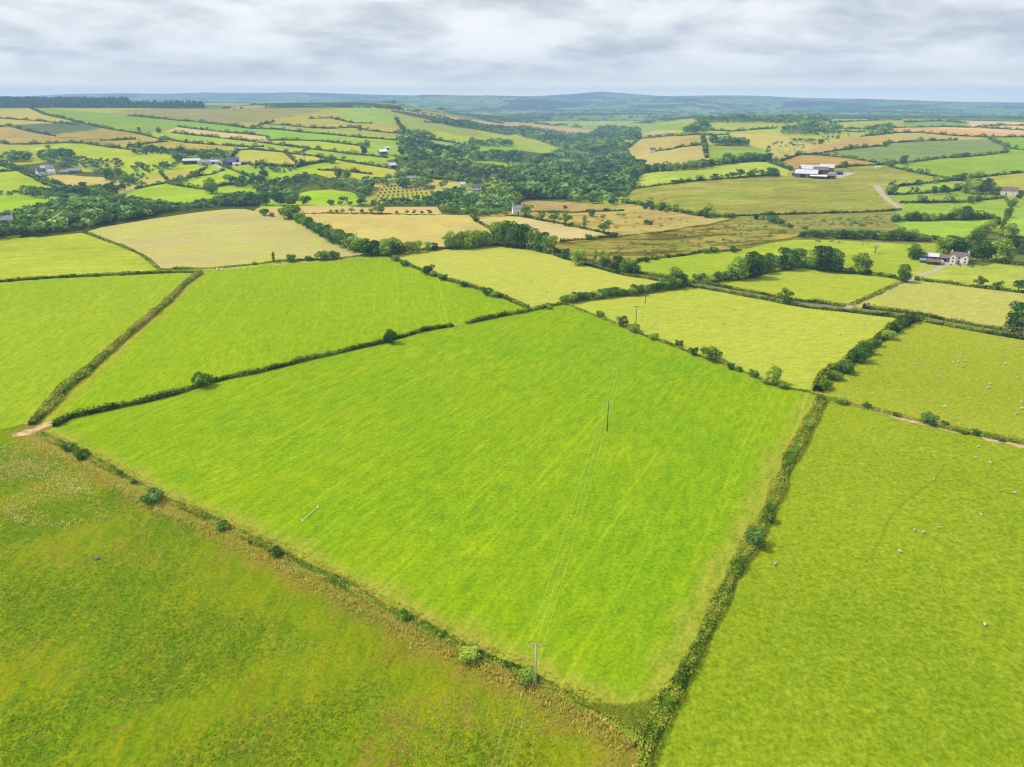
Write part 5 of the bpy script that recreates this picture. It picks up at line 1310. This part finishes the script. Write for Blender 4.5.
POLES = [((535.5, 688), 9.0, 'polewood', 'pale timber power pole beside the ragged brown hedge bank'),
         ((607, 431), 9.4, 'poledark', 'brown timber power pole alone in the largest green field'),
         ((635.5, 327.5), 9.2, 'poledark', 'brown timber power pole behind a bush on the yellow field hedge'),
         ((645, 303.5), 9.0, 'poledark', 'distant timber power pole in the bush row between the yellow fields')]
pb = [on(*p[0]) for p in POLES]
d01 = (pb[1] - pb[0]); behind = pb[0] - d01 * 1.0; behind.z = 0
chain = [behind] + pb + [pb[-1] + (pb[-1] - pb[-2]) * 1.3]
tops = []
for i, p in enumerate(chain):
    a, b = chain[max(0, i - 1)], chain[min(len(chain) - 1, i + 1)]
    t = Vector((b.x - a.x, b.y - a.y, 0)).normalized()
    s = Vector((t.y, -t.x, 0))
    H = POLES[i - 1][1] if 1 <= i <= 4 else 9.0
    if i in (0, 5): p = Vector((p.x, p.y, gz_at(p.x, p.y)))
    tops.append([p + Vector((0, 0, H + 0.16 + (0.1 if k == 0 else 0))) + s * k * 1.15 for k in (-1, 0, 1)])
    if not 1 <= i <= 4: continue
    _, H, mt, lab = POLES[i - 1]
    e = empty('power_pole', p, math.atan2(s.y, s.x))
    tag(e, lab, 'power pole', 'poles of the power line')
    v, f = tube([(0, 0, -0.4), (0, 0, H * 0.5), (0, 0, H)], [0.17, 0.15, 0.115], 10)
    mesh_obj('shaft', v, f, M[mt], e, True)
    parts = [box(0, 0.16, H - 0.12, 2.7, 0.12, 0.17)]
    mesh_obj('crossarm', *merge(parts), M['steel' if i == 2 else mt], e)
    for k in (-1, 0, 1):
        z0 = H - 0.035 if k else H - 0.035
        v, f = tube([(k * 1.15, 0.16, z0), (k * 1.15, 0.16, z0 + 0.1), (k * 1.15, 0.16, z0 + 0.2)], [0.07, 0.11, 0.05], 8)
        mesh_obj('insulator', v, f, M['ceramic'], e, True)
for k in range(3):
    pts = []
    for a, b in zip(tops[:-1], tops[1:]):
        A, B = a[k], b[k]
        L = (B - A).length; sag = L * L * 0.00011
        n = 24
        for j in range(n):
            t = j / n
            q = A.lerp(B, t); q.z -= sag * 4 * t * (1 - t); pts.append(q)
    pts.append(tops[-1][k])
    v, f = tube([tuple(p) for p in pts], [0.0155] * len(pts), 5)
    o = mesh_obj('overhead_wire', v, f, M['wire'], None, True)
    tag(o, f'{("left outer", "middle", "right outer")[k]} wire of the three strung between the power poles', 'power wire', 'wires of the power line')

# ------------------------------------------------------------------ buildings
def prism(w, d, hw, hr):
    """walls with gables at both ends of x"""
    x, y = w / 2, d / 2
    v = [(-x, -y, -0.6), (x, -y, -0.6), (x, y, -0.6), (-x, y, -0.6), (-x, -y, hw), (x, -y, hw), (x, y, hw), (-x, y, hw), (-x, 0, hw + hr), (x, 0, hw + hr)]
    f = [(0, 1, 5, 4), (2, 3, 7, 6), (1, 2, 6, 9, 5), (3, 0, 4, 8, 7), (4, 5, 9, 8), (6, 7, 8, 9)]
    return v, f
def roof_slabs(w, d, hw, hr, ov=0.35, th=0.16):
    x, y = w / 2 + ov * 0.7, d / 2
    sl = hr / y
    out = []
    for s in (-1, 1):
        e = y + ov; z0 = hw - ov * sl + 0.02; z1 = hw + hr + 0.02
        pr = [(s * e, z0), (0, z1), (0, z1 + th), (s * e, z0 + th)]
        v = [(a, q[0], q[1]) for a in (-x, x) for q in pr]
        out.append((v, [(0, 1, 2, 3), (4, 7, 6, 5), (0, 4, 5, 1), (1, 5, 6, 2), (2, 6, 7, 3), (3, 7, 4, 0)]))
    return merge(out)
def building(name, label, cat, u, v, w, d, hw, hr, rz, wall, roof, wins=(), doors=(), chims=(), group=None, xy=None):
    p = on(u, v) if xy is None else xy
    e = empty(name, p, math.radians(rz))
    tag(e, label, cat, group)
    if name == 'farmhouse': e.scale = (.86, .86, .86)
    mesh_obj('wall', *prism(w, d, hw, hr), M[wall], e)
    r = mesh_obj('roof', *roof_slabs(w, d, hw, hr), M[roof], e)
    for cx in chims:
        c = mesh_obj('chimney', *merge([box(cx, 0, hw + hr + 0.35, 0.7, 0.6, 1.5), box(cx, 0, hw + hr + 1.16, 0.82, 0.72, 0.12), box(cx, 0, hw + hr + 1.36, 0.25, 0.25, 0.28)]), M['whitewall' if wall == 'whitewall' else 'greywall'], r)
    for (x, z, ww, wh) in wins:
        wn = mesh_obj('window', *merge([box(x - ww / 2, -d / 2 - 0.03, z, 0.08, 0.1, wh + 0.08), box(x + ww / 2, -d / 2 - 0.03, z, 0.08, 0.1, wh + 0.08), box(x, -d / 2 - 0.03, z + wh / 2, ww - 0.08, 0.1, 0.08), box(x, -d / 2 - 0.06, z - wh / 2, ww - 0.08, 0.16, 0.08)]), M['whitepaint'], e)
        mesh_obj('pane', *box(x, -d / 2 - 0.012, z, ww - 0.1, 0.03, wh - 0.1), M['glass'], wn)
    for (x, ww, wh, mt) in doors:
        mesh_obj('door', *box(x, -d / 2 - 0.02, wh / 2, ww, 0.06, wh), M[mt], e)
    return e
FB = 'farm buildings on the far slopes'
# white house and its yard
hx = on(958, 262.5)
e = building('farmhouse', 'white farmhouse with two front gables and brown tiled roof under dark trees', 'house', 0, 0, 11.5, 6.6, 4.7, 2.3, -30, 'whitewall', 'redroof',
             wins=[(0, 3.6, 1.1, 1.2)], doors=[(0, 1.1, 2.1, 'brownwall')], chims=[-4.9, 4.9], xy=hx)
for sx in (-3.6, 3.6):
    gv_, gf_ = prism(2.4, 3.4, 4.66, 1.6)
    rot = lambda q: (q[1] + sx, -q[0] - 3.7, q[2])
    mesh_obj('gable_wing', [rot(q) for q in gv_], gf_, M['whitewall'], e)
    rv, rf = roof_slabs(2.4, 3.4, 4.66, 1.6, 0.25, 0.14)
    mesh_obj('gable_roof', [rot(q) for q in rv], rf, M['redroof'], e)
    for z in (1.4, 3.6):
        wn = mesh_obj('window', *merge([box(sx - .55, -4.93, z, .08, .1, 1.3), box(sx + .55, -4.93, z, .08, .1, 1.3), box(sx, -4.93, z + .62, 1.0, .1, .08), box(sx, -4.95, z - .62, 1.0, .16, .08)]), M['whitepaint'], e)
        mesh_obj('pane', *box(sx, -4.915, z, 1.0, .03, 1.14), M['glass'], wn)
building('outbuilding', 'low stone outbuilding with a brown roof next to the white farmhouse', 'shed', 944.5, 261.5, 6, 5, 2.6, 1.6, -30, 'greywall', 'redroof', doors=[(0, 1.6, 2.0, 'dark')], group=FB)
building('outbuilding', 'long low outbuilding with a pale grey roof beside the yard tree', 'shed', 930, 260, 10, 5, 2.7, 1.5, -26, 'greywall', 'paleroof', doors=[(-2.5, 2.2, 2.2, 'dark'), (2, 1.2, 2.0, 'dark')], group=FB)
building('outbuilding', 'small pale outbuilding with a brown roof tucked against the yard tree', 'shed', 921, 259.5, 5, 4.5, 2.7, 1.6, -26, 'greywall', 'redroof', doors=[(0, 1.2, 2.0, 'dark')], group=FB)
building('outbuilding', 'red-brown roofed shed at the front of the white farmhouse yard', 'shed', 933, 264.2, 7, 3.6, 1.8, 1.1, -22, 'brownwall', 'redroof', doors=[(1, 1.2, 1.7, 'dark')], group=FB)
building('outbuilding', 'low shed under a pale blue sheet beside the brown roofed shed', 'shed', 925, 262.6, 6, 3.2, 1.6, 0.8, -22, 'greywall', 'bluebag', doors=[(0, 1.1, 1.5, 'dark')], group=FB)
ribbon('yard', P('926,263 934,263.6 942,263.6 950,263.2 956,264.4'), 5, M['concrete'], 'pale yard in front of the white farmhouse', lift=0.05)
# van
def van(u, v, rz, label):
    p = on(u, v); e = empty('parked_van', p + Vector((0, 0, 0.08)), math.radians(rz)); tag(e, label, 'van')
    bm = bmesh.new()
    pr = [(-2.3, .35), (2.35, .35), (2.4, 1.0), (1.7, 1.25), (1.15, 2.0), (-2.3, 2.1)]
    vs = [bm.verts.new((x, s * .92, z)) for s in (-1, 1) for x, z in pr]
    n = len(pr)
    bm.faces.new(vs[:n]); bm.faces.new(vs[n:][::-1])
    for i in range(n): bm.faces.new((vs[i], vs[n + i], vs[n + (i + 1) % n], vs[(i + 1) % n]))
    bmesh.ops.recalc_face_normals(bm, faces=bm.faces[:])
    bmesh.ops.bevel(bm, geom=bm.edges[:], offset=.09, segments=2, affect='EDGES')
    me = bpy.data.meshes.new('body'); bm.to_mesh(me); me.materials.append(M['whitepaint']); put_mesh('body', me, e)
    mesh_obj('windscreen', [(1.24, -.75, 1.93), (1.24, .75, 1.93), (1.72, .8, 1.3), (1.72, -.8, 1.3)], [(0, 1, 2, 3)], M['glass'], e)
    for x in (-1.45, 1.5):
        for s in (-1, 1):
            v_, f_ = tube([(x, s * .78, .33), (x, s * .97, .33)], [.34, .34], 14)
            mesh_obj('wheel', v_, f_, M['tyre'], e)
van(940.5, 264, -12, 'white van parked in the yard of the white farmhouse')
# farm on the right hill
HF = [('cattle_shed', 'broad pale grey roofed cattle shed at the front of the hill farm', 806, 177, 22, 15, 4.0, 3.4, -24, 'greywall', 'paleroof', [(-3, 5, 3.4, 'dark'), (5, 4, 3.4, 'dark')]),
      ('cattle_shed', 'long pale roofed shed behind the front shed of the hill farm', 811, 172.2, 24, 13, 4.0, 3.2, -20, 'greywall', 'paleroof', [(4, 6, 3.2, 'dark')]),
      ('barn', 'tall reddish barn in the middle of the hill farm', 820, 174, 15, 10, 4.6, 2.8, -22, 'brownwall', 'redroof', [(0, 4, 3.6, 'dark')]),
      ('barn', 'tall pale roofed shed at the back of the hill farm', 826, 171.6, 15, 11, 4.4, 3.4, -20, 'greywall', 'paleroof', [(0, 3.5, 3.2, 'dark')]),
      ('shed', 'low white roofed lean-to along the front of the hill farm', 818, 178.6, 16, 5, 2.6, 1.0, -22, 'brownwall', 'whitepaint', [(-3, 4, 2.2, 'dark'), (3, 4, 2.2, 'dark')]),
      ('shed', 'small reddish shed by the pale yard of the hill farm', 838.5, 174.5, 8, 6, 2.8, 1.6, -18, 'brownwall', 'redroof', [(0, 2.4, 2.4, 'dark')]),
      ('shed', 'long reddish lean-to at the yard side of the hill farm', 829, 178.4, 12, 6, 2.8, 1.4, -20, 'brownwall', 'redroof', [(0, 3, 2.2, 'dark')]),
      ('shed', 'small pale shed at the far left of the hill farm', 796.5, 175.6, 9, 7, 3.0, 1.8, -24, 'greywall', 'greyroof', [(0, 2.6, 2.4, 'dark')]),
      ('shed', 'small grey shed between barn and yard of the hill farm', 832, 176.2, 7, 5, 2.6, 1.4, -18, 'greywall', 'greyroof', [(0, 2.4, 2.2, 'dark')])]
for n, l, u, v, w, d_, a, b, rz, wl, rf, dr in HF:
    e = building(n, l, n.replace('_', ' '), u, v, w, d_, a, b, rz, wl, rf, doors=dr, group=FB)
    e.scale = (1.12, 1.12, 1.15)
ribbon('yard', P('826,177.6 834,177.4 842,175.6 848,173.8 852,173'), 12, M['concrete'], 'pale concrete yard of the hill farm', lift=0.12)
tag(building('trailer', 'white trailer standing in the rough pasture beyond the hill farm', 'trailer', 877.5, 168.6, 6, 2.4, 2.0, 0.3, -10, 'whitewall', 'whitepaint'))
# farm on the left hill
LF = [('barn', 'wide white roofed barn with dark blue walls on the far hillside', 192, 163.6, 23, 13, 4.6, 2.4, 20, 'bluewall', 'paleroof', [(-6, 4.5, 3.8, 'dark'), (3, 4.5, 3.8, 'dark')]),
      ('shed', 'light grey shed next to the dark blue barn', 204, 164.6, 16, 9, 3.8, 1.8, 20, 'paleroof', 'greyroof', [(0, 4, 3.2, 'greywall')]),
      ('shed', 'pale shed at the far end of the hillside farm', 213.5, 164, 14, 8, 3.6, 2.0, 20, 'paleroof', 'paleroof', [(0, 3.5, 3, 'dark')]),
      ('cottage', 'grey farmhouse between the sheds of the hillside farm', 217.5, 162.6, 10, 7, 4.6, 2.6, 20, 'whitewall', 'slate', [(0, 1.2, 2.1, 'dark')]),
      ('barn', 'blue roofed barn at the right of the hillside farm', 230, 165, 15, 12, 4.4, 3.0, 50, 'bluewall', 'blueroof', [(0, 4, 3.4, 'dark')]),
      ('barn', 'second blue roofed barn behind the first on the hillside', 234, 162.6, 15, 10, 4.6, 2.8, 20, 'bluewall', 'blueroof', [(0, 4, 3.4, 'dark')]),
      ('shed', 'white roofed shed in front of the blue barns', 237, 165.6, 11, 6, 2.8, 1.4, 18, 'whitewall', 'paleroof', [(0, 3, 2.4, 'dark')]),
      ('shed', 'small blue-grey shed at the edge of the hillside farm', 243.5, 164.4, 10, 7, 3.2, 1.6, 18, 'bluewall', 'greyroof', [(0, 3, 2.6, 'dark')])]
for n, l, u, v, w, d_, a, b, rz, wl, rf, dr in LF:
    building(n, l, n.replace('_', ' '), u, v, w, d_, a, b, rz, wl, rf, doors=dr, group=FB)
CW = [(-2.6, 1.5, 1, 1.1), (2.6, 1.5, 1, 1.1), (-2.6, 4.0, 1, 1.1), (2.6, 4.0, 1, 1.1)]
CT = [('white gabled cottage beside the road in the hamlet', 41, 175.5, 9, 7, 5, 3, 60, 'whitewall', 'slate'),
      ('grey roofed cottage behind the white one in the hamlet', 46, 171.2, 11, 7, 4.8, 3, 30, 'greywall', 'paleroof'),
      ('pale house at the back of the hamlet', 50.5, 171.4, 10, 7, 4.8, 2.8, 28, 'whitewall', 'greyroof'),
      ('cream cottage at the right of the hamlet cluster', 52, 174.6, 9, 6, 4.2, 2.4, 26, 'whitewall', 'paleroof'),
      ('long grey house under the dark trees right of the hamlet', 74.5, 173.2, 17, 8, 3.6, 2.6, 24, 'greywall', 'greyroof'),
      ('low stone house between the hamlet and the long grey house', 65, 174.2, 11, 6, 3.2, 2.2, 24, 'greywall', 'greyroof'),
      ('white-walled cottage half hidden in the tree belt', 8, 224.5, 9, 6, 4.0, 2.6, 22, 'whitewall', 'greyroof'),
      ('white cottage among the trees above the golden field', 476.5, 191.6, 10, 7, 5.0, 2.8, -8, 'whitewall', 'slate'),
      ('small white cottage at the end of a golden clearing', 463, 186.5, 6, 5, 3.6, 2, -4, 'whitewall', 'paleroof'),
      ('white cottage at the wood edge above the narrow tan field', 517.5, 213.5, 9, 6, 4.4, 2.6, 10, 'whitewall', 'greyroof'),
      ('long white house in the trees above the paddocks', 1005.5, 194.6, 20, 8, 4.6, 3.0, -28, 'whitewall', 'redroof'),
      ('pale house by the dark copse on the right hill top', 796.5, 134, 14, 9, 6, 3.4, -20, 'whitewall', 'slate'),
      ('lone white house by the valley wood on the golden slope', 652.5, 152.6, 9, 7, 5.4, 3, -6, 'whitewall', 'slate')]
for l, u, v, w, d_, a, b, rz, wl, rf in CT:
    building('cottage', l, 'house', u, v, w, d_, a, b, rz, wl, rf, wins=[(x * w / 9, z, ww, wh) for x, z, ww, wh in CW if z < a - 0.4], doors=[(0, 1.1, 2.1, 'dark')], chims=[-w / 2 + 0.6, w / 2 - 0.6], group='scattered country houses')
BN = [('barn', 'pale roofed barn with a dark mouth on the middle of the hillside', 391.5, 168, 12, 12, 4, 3.2, 40, 'greywall', 'paleroof', [(0, 6, 3.6, 'dark')]),
      ('barn', 'white topped barn above the trees on the middle hillside', 383, 154.2, 13, 9, 4.4, 2.6, 30, 'greywall', 'whitepaint', [(0, 4, 3.6, 'dark')]),
      ('shed', 'small white roofed shed behind the middle hillside barns', 387.5, 149.6, 8, 6, 3, 2, 20, 'whitewall', 'paleroof', [(0, 3, 2.6, 'dark')]),
      ('shed', 'grey roofed shed among trees at the end of the golden field', 411.5, 180.5, 13, 8, 3.6, 2.2, 12, 'greywall', 'greyroof', [(0, 3, 3, 'dark')])]
for n, l, u, v, w, d_, a, b, rz, wl, rf, dr in BN:
    building(n, l, n, u, v, w, d_, a, b, rz, wl, rf, doors=dr, group=FB)

# ------------------------------------------------------------------ sheep
def sheep_mesh(grazing=True):
    vs = [(0, 0, .62), (.3, 0, .64), (.52, 0, .68), (.7, 0, .62 if grazing else .85), (.86, 0, .36 if grazing else .96), (.98, 0, .2 if grazing else .9), (-.3, 0, .64), (-.52, 0, .6)]
    rd = [.3, .3, .24, .13, .1, .06, .31, .18]
    eg = [(0, 1), (1, 2), (2, 3), (3, 4), (4, 5), (0, 6), (6, 7)]
    for bx, k in ((.36, 1), (-.4, 6)):
        for s in (-1, 1):
            i = len(vs)
            vs += [(bx, s * .15, .36), (bx + .01, s * .16, .0)]; rd += [.08, .045]
            eg += [(k, i), (i, i + 1)]
    me = bpy.data.meshes.new('sheep'); me.from_pydata(vs, eg, [])
    o = bpy.data.objects.new('sheep', me); COL.objects.link(o)
    md = o.modifiers.new('s', 'SKIN')
    for i, r in enumerate(rd):
        me.skin_vertices[0].data[i].radius = (r, r)
    me.skin_vertices[0].data[0].use_root = True
    o.modifiers.new('d', 'SUBSURF').levels = 1
    dg = bpy.context.evaluated_depsgraph_get()
    out = bpy.data.meshes.new_from_object(o.evaluated_get(dg))
    bpy.data.objects.remove(o)
    out.materials.clear(); out.materials.append(M['wool'])
    for p in out.polygons: p.use_smooth = True
    return out
SH = [sheep_mesh(True), sheep_mesh(False)]
def flock(label, group, s, big=0.66):
    for i, (u, v) in enumerate(P(s)):
        p = on(u, v); o = put_mesh('sheep', SH[(i * 7) % 3 % 2]); o.location = p - Vector((0, 0, 0.02))
        o.rotation_euler = (0, 0, (i * 2.399) % 6.283); o.scale = (big, big * 1.05, big)
        tag(o, label, 'sheep', group)
flock('white sheep grazing in the mottled pasture beside the bramble hedge', 'sheep in the mottled pasture', '978,447.5 975.7,458.5 989.7,463.3 933.8,480 1001.6,491.5 1014,493.3 980.8,515.5 914,531 923,533.2 939,528.5 899,552 984.4,625.5 775.5,564.7')
flock('white sheep grazing in the pasture under the narrow lane', 'sheep under the lane', '917,364.5 939,377.5 953,363 958,362.3 963.5,367.4 965,361.5 1005.5,364.4 1018,378.4 988,388.4 990.5,385 944,407.4 1021,403 1016,414.5 1021,409.4 1004,338.6 1010.5,344.4 1018,347', 0.8)
flock('white sheep scattered over the yellow field behind the power pole', 'sheep in the yellow field', '655,324 652,326.5 690,312 700,318 724,324 735,310 767,326 806,322.5 840,335 865,325', 0.76)
flock('white sheep near the right edge of the lemon field', 'sheep in the lemon field', '530.5,282 547,292.4 549,299.4', 0.8)

# ------------------------------------------------------------------ small things
def gate(u, v, rz, label):
    p = on(u, v); e = empty('field_gate', p, math.radians(rz)); tag(e, label, 'gate')
    bars = [box(0, 0, z, 3.3, .05, .06) for z in (.3, .5, .7, .92, 1.15)] + [box(x, 0.0, .73, .06, .07, 1.0) for x in (-1.66, 1.66)]
    mesh_obj('gate_frame', *merge(bars), M['steel'], e)
    for x in (-1.86, 1.86): mesh_obj('gate_post', *box(x, 0, .6, .16, .16, 1.7), M['polewood'], e)
gate(459.5, 326.5, 20, 'galvanised field gate in the far hedge of the largest green field')
a_, b_ = on(302.5, 521), on(318, 507.5)
e = empty('lying_pole', a_, math.atan2(b_.y - a_.y, b_.x - a_.x)); tag(e, 'long white pole lying on blocks in the largest green field', 'pole')
L_ = (b_ - a_).length
v_, f_ = tube([(0, 0, .28), (L_ * .5, 0, .26), (L_, 0, .34)], [.035, .035, .035], 8)
mesh_obj('shaft', v_, f_, M['whitepaint'], e, True)
for x, s in ((0, .3), (L_, .45)):
    mesh_obj('block', *merge([box(x, 0, .12, s, .36, .36), box(x, .08, .36, s * .6, .22, .18)]), M['whitepaint'], e)
def rock(u, v, s, label, mat='stone'):
    bm = bmesh.new(); bmesh.ops.create_icosphere(bm, subdivisions=2, radius=s)
    r = random.Random(int(u))
    for q in bm.verts: q.co *= r.uniform(.8, 1.15); q.co.z *= .55
    me = bpy.data.meshes.new('boulder'); bm.to_mesh(me); bm.free(); me.materials.append(M[mat])
    o = put_mesh('boulder', me); o.location = on(u, v) + Vector((0, 0, s * .2)); tag(o, label, 'rock'); return o
rock(97, 559, .6, 'grey boulder in the grass of the rough pasture')
def bale(u, v, label):
    p = on(u, v)
    bm = bmesh.new(); bmesh.ops.create_cone(bm, cap_ends=True, segments=18, radius1=.62, radius2=.62, depth=1.2)
    bmesh.ops.bevel(bm, geom=bm.edges[:], offset=.09, segments=2, affect='EDGES')
    me = bpy.data.meshes.new('wrapped_bale'); bm.to_mesh(me); bm.free(); me.materials.append(M['whitepaint'])
    o = put_mesh('wrapped_bale', me); o.location = p + Vector((0, 0, .6)); o.rotation_euler = (PI / 2, 0, .5); tag(o, label, 'bale')
bale(217.3, 270.2, 'white wrapped bale against the hedge of the tan stubble field')
bale(222.3, 270.4, 'white wrapped bale a little right of the first by the hedge')
# young trees planted in rows
rowp = []
A0, B0, C0 = gp(374, 202), gp(430, 199.5), gp(384, 187.5)
ux = ((B0[0] - A0[0]), (B0[1] - A0[1])); vx = ((C0[0] - A0[0]), (C0[1] - A0[1]))
for i in range(11):
    for j in range(6):
        s, t = i / 10, j / 5
        x, y = A0[0] + ux[0] * s * (1 - .25 * t) + vx[0] * t, A0[1] + ux[1] * s + vx[1] * t
        c, tm = PROTO['bush'][(i + j) % 4]
        e = empty('planted_sapling', Vector((x, y, gz_at(x, y))), i + j); e.scale = (2.0, 2.0, 2.4)
        tag(e, 'young sapling in the planted rows between the tree belts', 'sapling', 'saplings planted in rows')
        put_mesh('crown', c, e); put_mesh('trunk', tm, e)

# ------------------------------------------------------------------ haze
HX = 13600
v, f = box(0, 0, 102, 2 * HX, 2 * HX, 296)
hz = mesh_obj('haze', v, f)
hm = bpy.data.materials.new('haze_air'); hm.use_nodes = True; hm.node_tree.nodes.clear()
hn = NT(hm.node_tree); ho = hn.n('ShaderNodeOutputMaterial'); pv = hn.n('ShaderNodeVolumePrincipled')
pv.inputs['Color'].default_value = (0.42, 0.68, 1.0, 1); pv.inputs['Density'].default_value = 1.5e-4; pv.inputs['Anisotropy'].default_value = 0.0
hn.l(pv.outputs[0], ho.inputs['Volume'])
hz.data.materials.append(hm)
try: hm.cycles.homogeneous_volume = True
except Exception: pass
tag(hz, 'pale blue distance haze', kind='stuff')

# ------------------------------------------------------------------ sky and sun
SUN_EL, SUN_AZ = math.radians(50), math.radians(-78)      # azimuth from +Y towards +X
wd = bpy.data.worlds.new('World'); S.world = wd; wd.use_nodes = True
wd.node_tree.nodes.clear()
nt = NT(wd.node_tree)
out = nt.n('ShaderNodeOutputWorld'); bg = nt.n('ShaderNodeBackground'); bg.inputs['Strength'].default_value = 0.1
sky = nt.n('ShaderNodeTexSky'); sky.sky_type = 'NISHITA'; sky.sun_disc = False
sky.sun_elevation = SUN_EL; sky.sun_rotation = SUN_AZ; sky.dust_density = 2.0
tc = nt.n('ShaderNodeTexCoord').outputs['Generated']
sp = nt.n('ShaderNodeSeparateXYZ'); nt.l(tc, sp.inputs[0])
zz = nt.math('ADD', nt.math('MAXIMUM', sp.outputs[2], 0.0), 0.2)
cv = nt.n('ShaderNodeCombineXYZ')
nt.l(nt.math('DIVIDE', sp.outputs[0], zz), cv.inputs[0]); nt.l(nt.math('DIVIDE', sp.outputs[1], zz), cv.inputs[1])
stv = nt.n('ShaderNodeVectorMath', operation='MULTIPLY'); nt.l(cv.outputs[0], stv.inputs[0]); stv.inputs[1].default_value = (1.0, 1.0, 1.0)
n1 = nt.noise(stv.outputs[0], 1.5, 5, 0.52, 0.35)
n2 = nt.noise(stv.outputs[0], 5.0, 5, 0.6, 0.3)
cl_ = nt.math('ADD', nt.math('MULTIPLY', n1, 0.8), nt.math('MULTIPLY', n2, 0.2))
elv = nt.rng(sp.outputs[2], 0.0, 0.16)
cf = nt.rng(nt.math('ADD', cl_, nt.math('MULTIPLY', nt.math('SUBTRACT', elv, 0.6), 0.06)), 0.36, 0.66)
SKB = 5.55
def skc(c): 
    q = lin(c); return (q[0] * SKB, q[1] * SKB, q[2] * SKB, 1)
ccol = nt.mix(cf, skc((240, 240, 241)), skc((178, 185, 194)))
hor = nt.mix(nt.rng(sp.outputs[2], 0.0, 0.045), skc((255, 236, 212)), ccol)
low = nt.rng(sp.outputs[2], 0.0, 0.03, 2.3, 1.0)
sc_ = nt.n('ShaderNodeVectorMath', operation='SCALE'); nt.l(hor, sc_.inputs[0]); nt.l(low, sc_.inputs['Scale']); hor = sc_.outputs[0]
fin = nt.mix(0.97, sky.outputs[0], hor)
nt.l(fin, bg.inputs['Color']); nt.l(bg.outputs[0], out.inputs['Surface'])
sl = bpy.data.lights.new('sun', 'SUN'); sl.energy = 2.25; sl.angle = math.radians(9); sl.color = (1.0, 0.95, 0.86)
so = bpy.data.objects.new('sun', sl); COL.objects.link(so)
dv = Vector((math.sin(SUN_AZ) * math.cos(SUN_EL), math.cos(SUN_AZ) * math.cos(SUN_EL), math.sin(SUN_EL)))
so.rotation_euler = dv.to_track_quat('Z', 'Y').to_euler()

# ------------------------------------------------------------------ camera and render settings
cam = bpy.data.cameras.new('camera'); co = bpy.data.objects.new('camera', cam); COL.objects.link(co)
cam.sensor_fit = 'HORIZONTAL'; cam.sensor_width = 36.0; cam.lens = 36.0 * F / 1024.0
cam.clip_start = 1.0; cam.clip_end = 60000
co.location = (0, 0, CAMZ); co.rotation_euler = (PI / 2 - PIT, 0, 0)
S.camera = co
S.view_settings.view_transform = 'Standard'; S.view_settings.look = 'None'
S.view_settings.exposure = 1.14; S.view_settings.gamma = 1.0; S.view_settings.use_curve_mapping = False
S.cycles.use_denoising = True; S.cycles.denoising_prefilter = 'ACCURATE'
S.cycles.pixel_filter_type = 'BLACKMAN_HARRIS'; S.cycles.filter_width = 1.2
S.cycles.max_bounces = 5; S.cycles.diffuse_bounces = 2; S.cycles.transmission_bounces = 2; S.cycles.volume_bounces = 0
S.cycles.transparent_max_bounces = 8
S.render.film_transparent = False
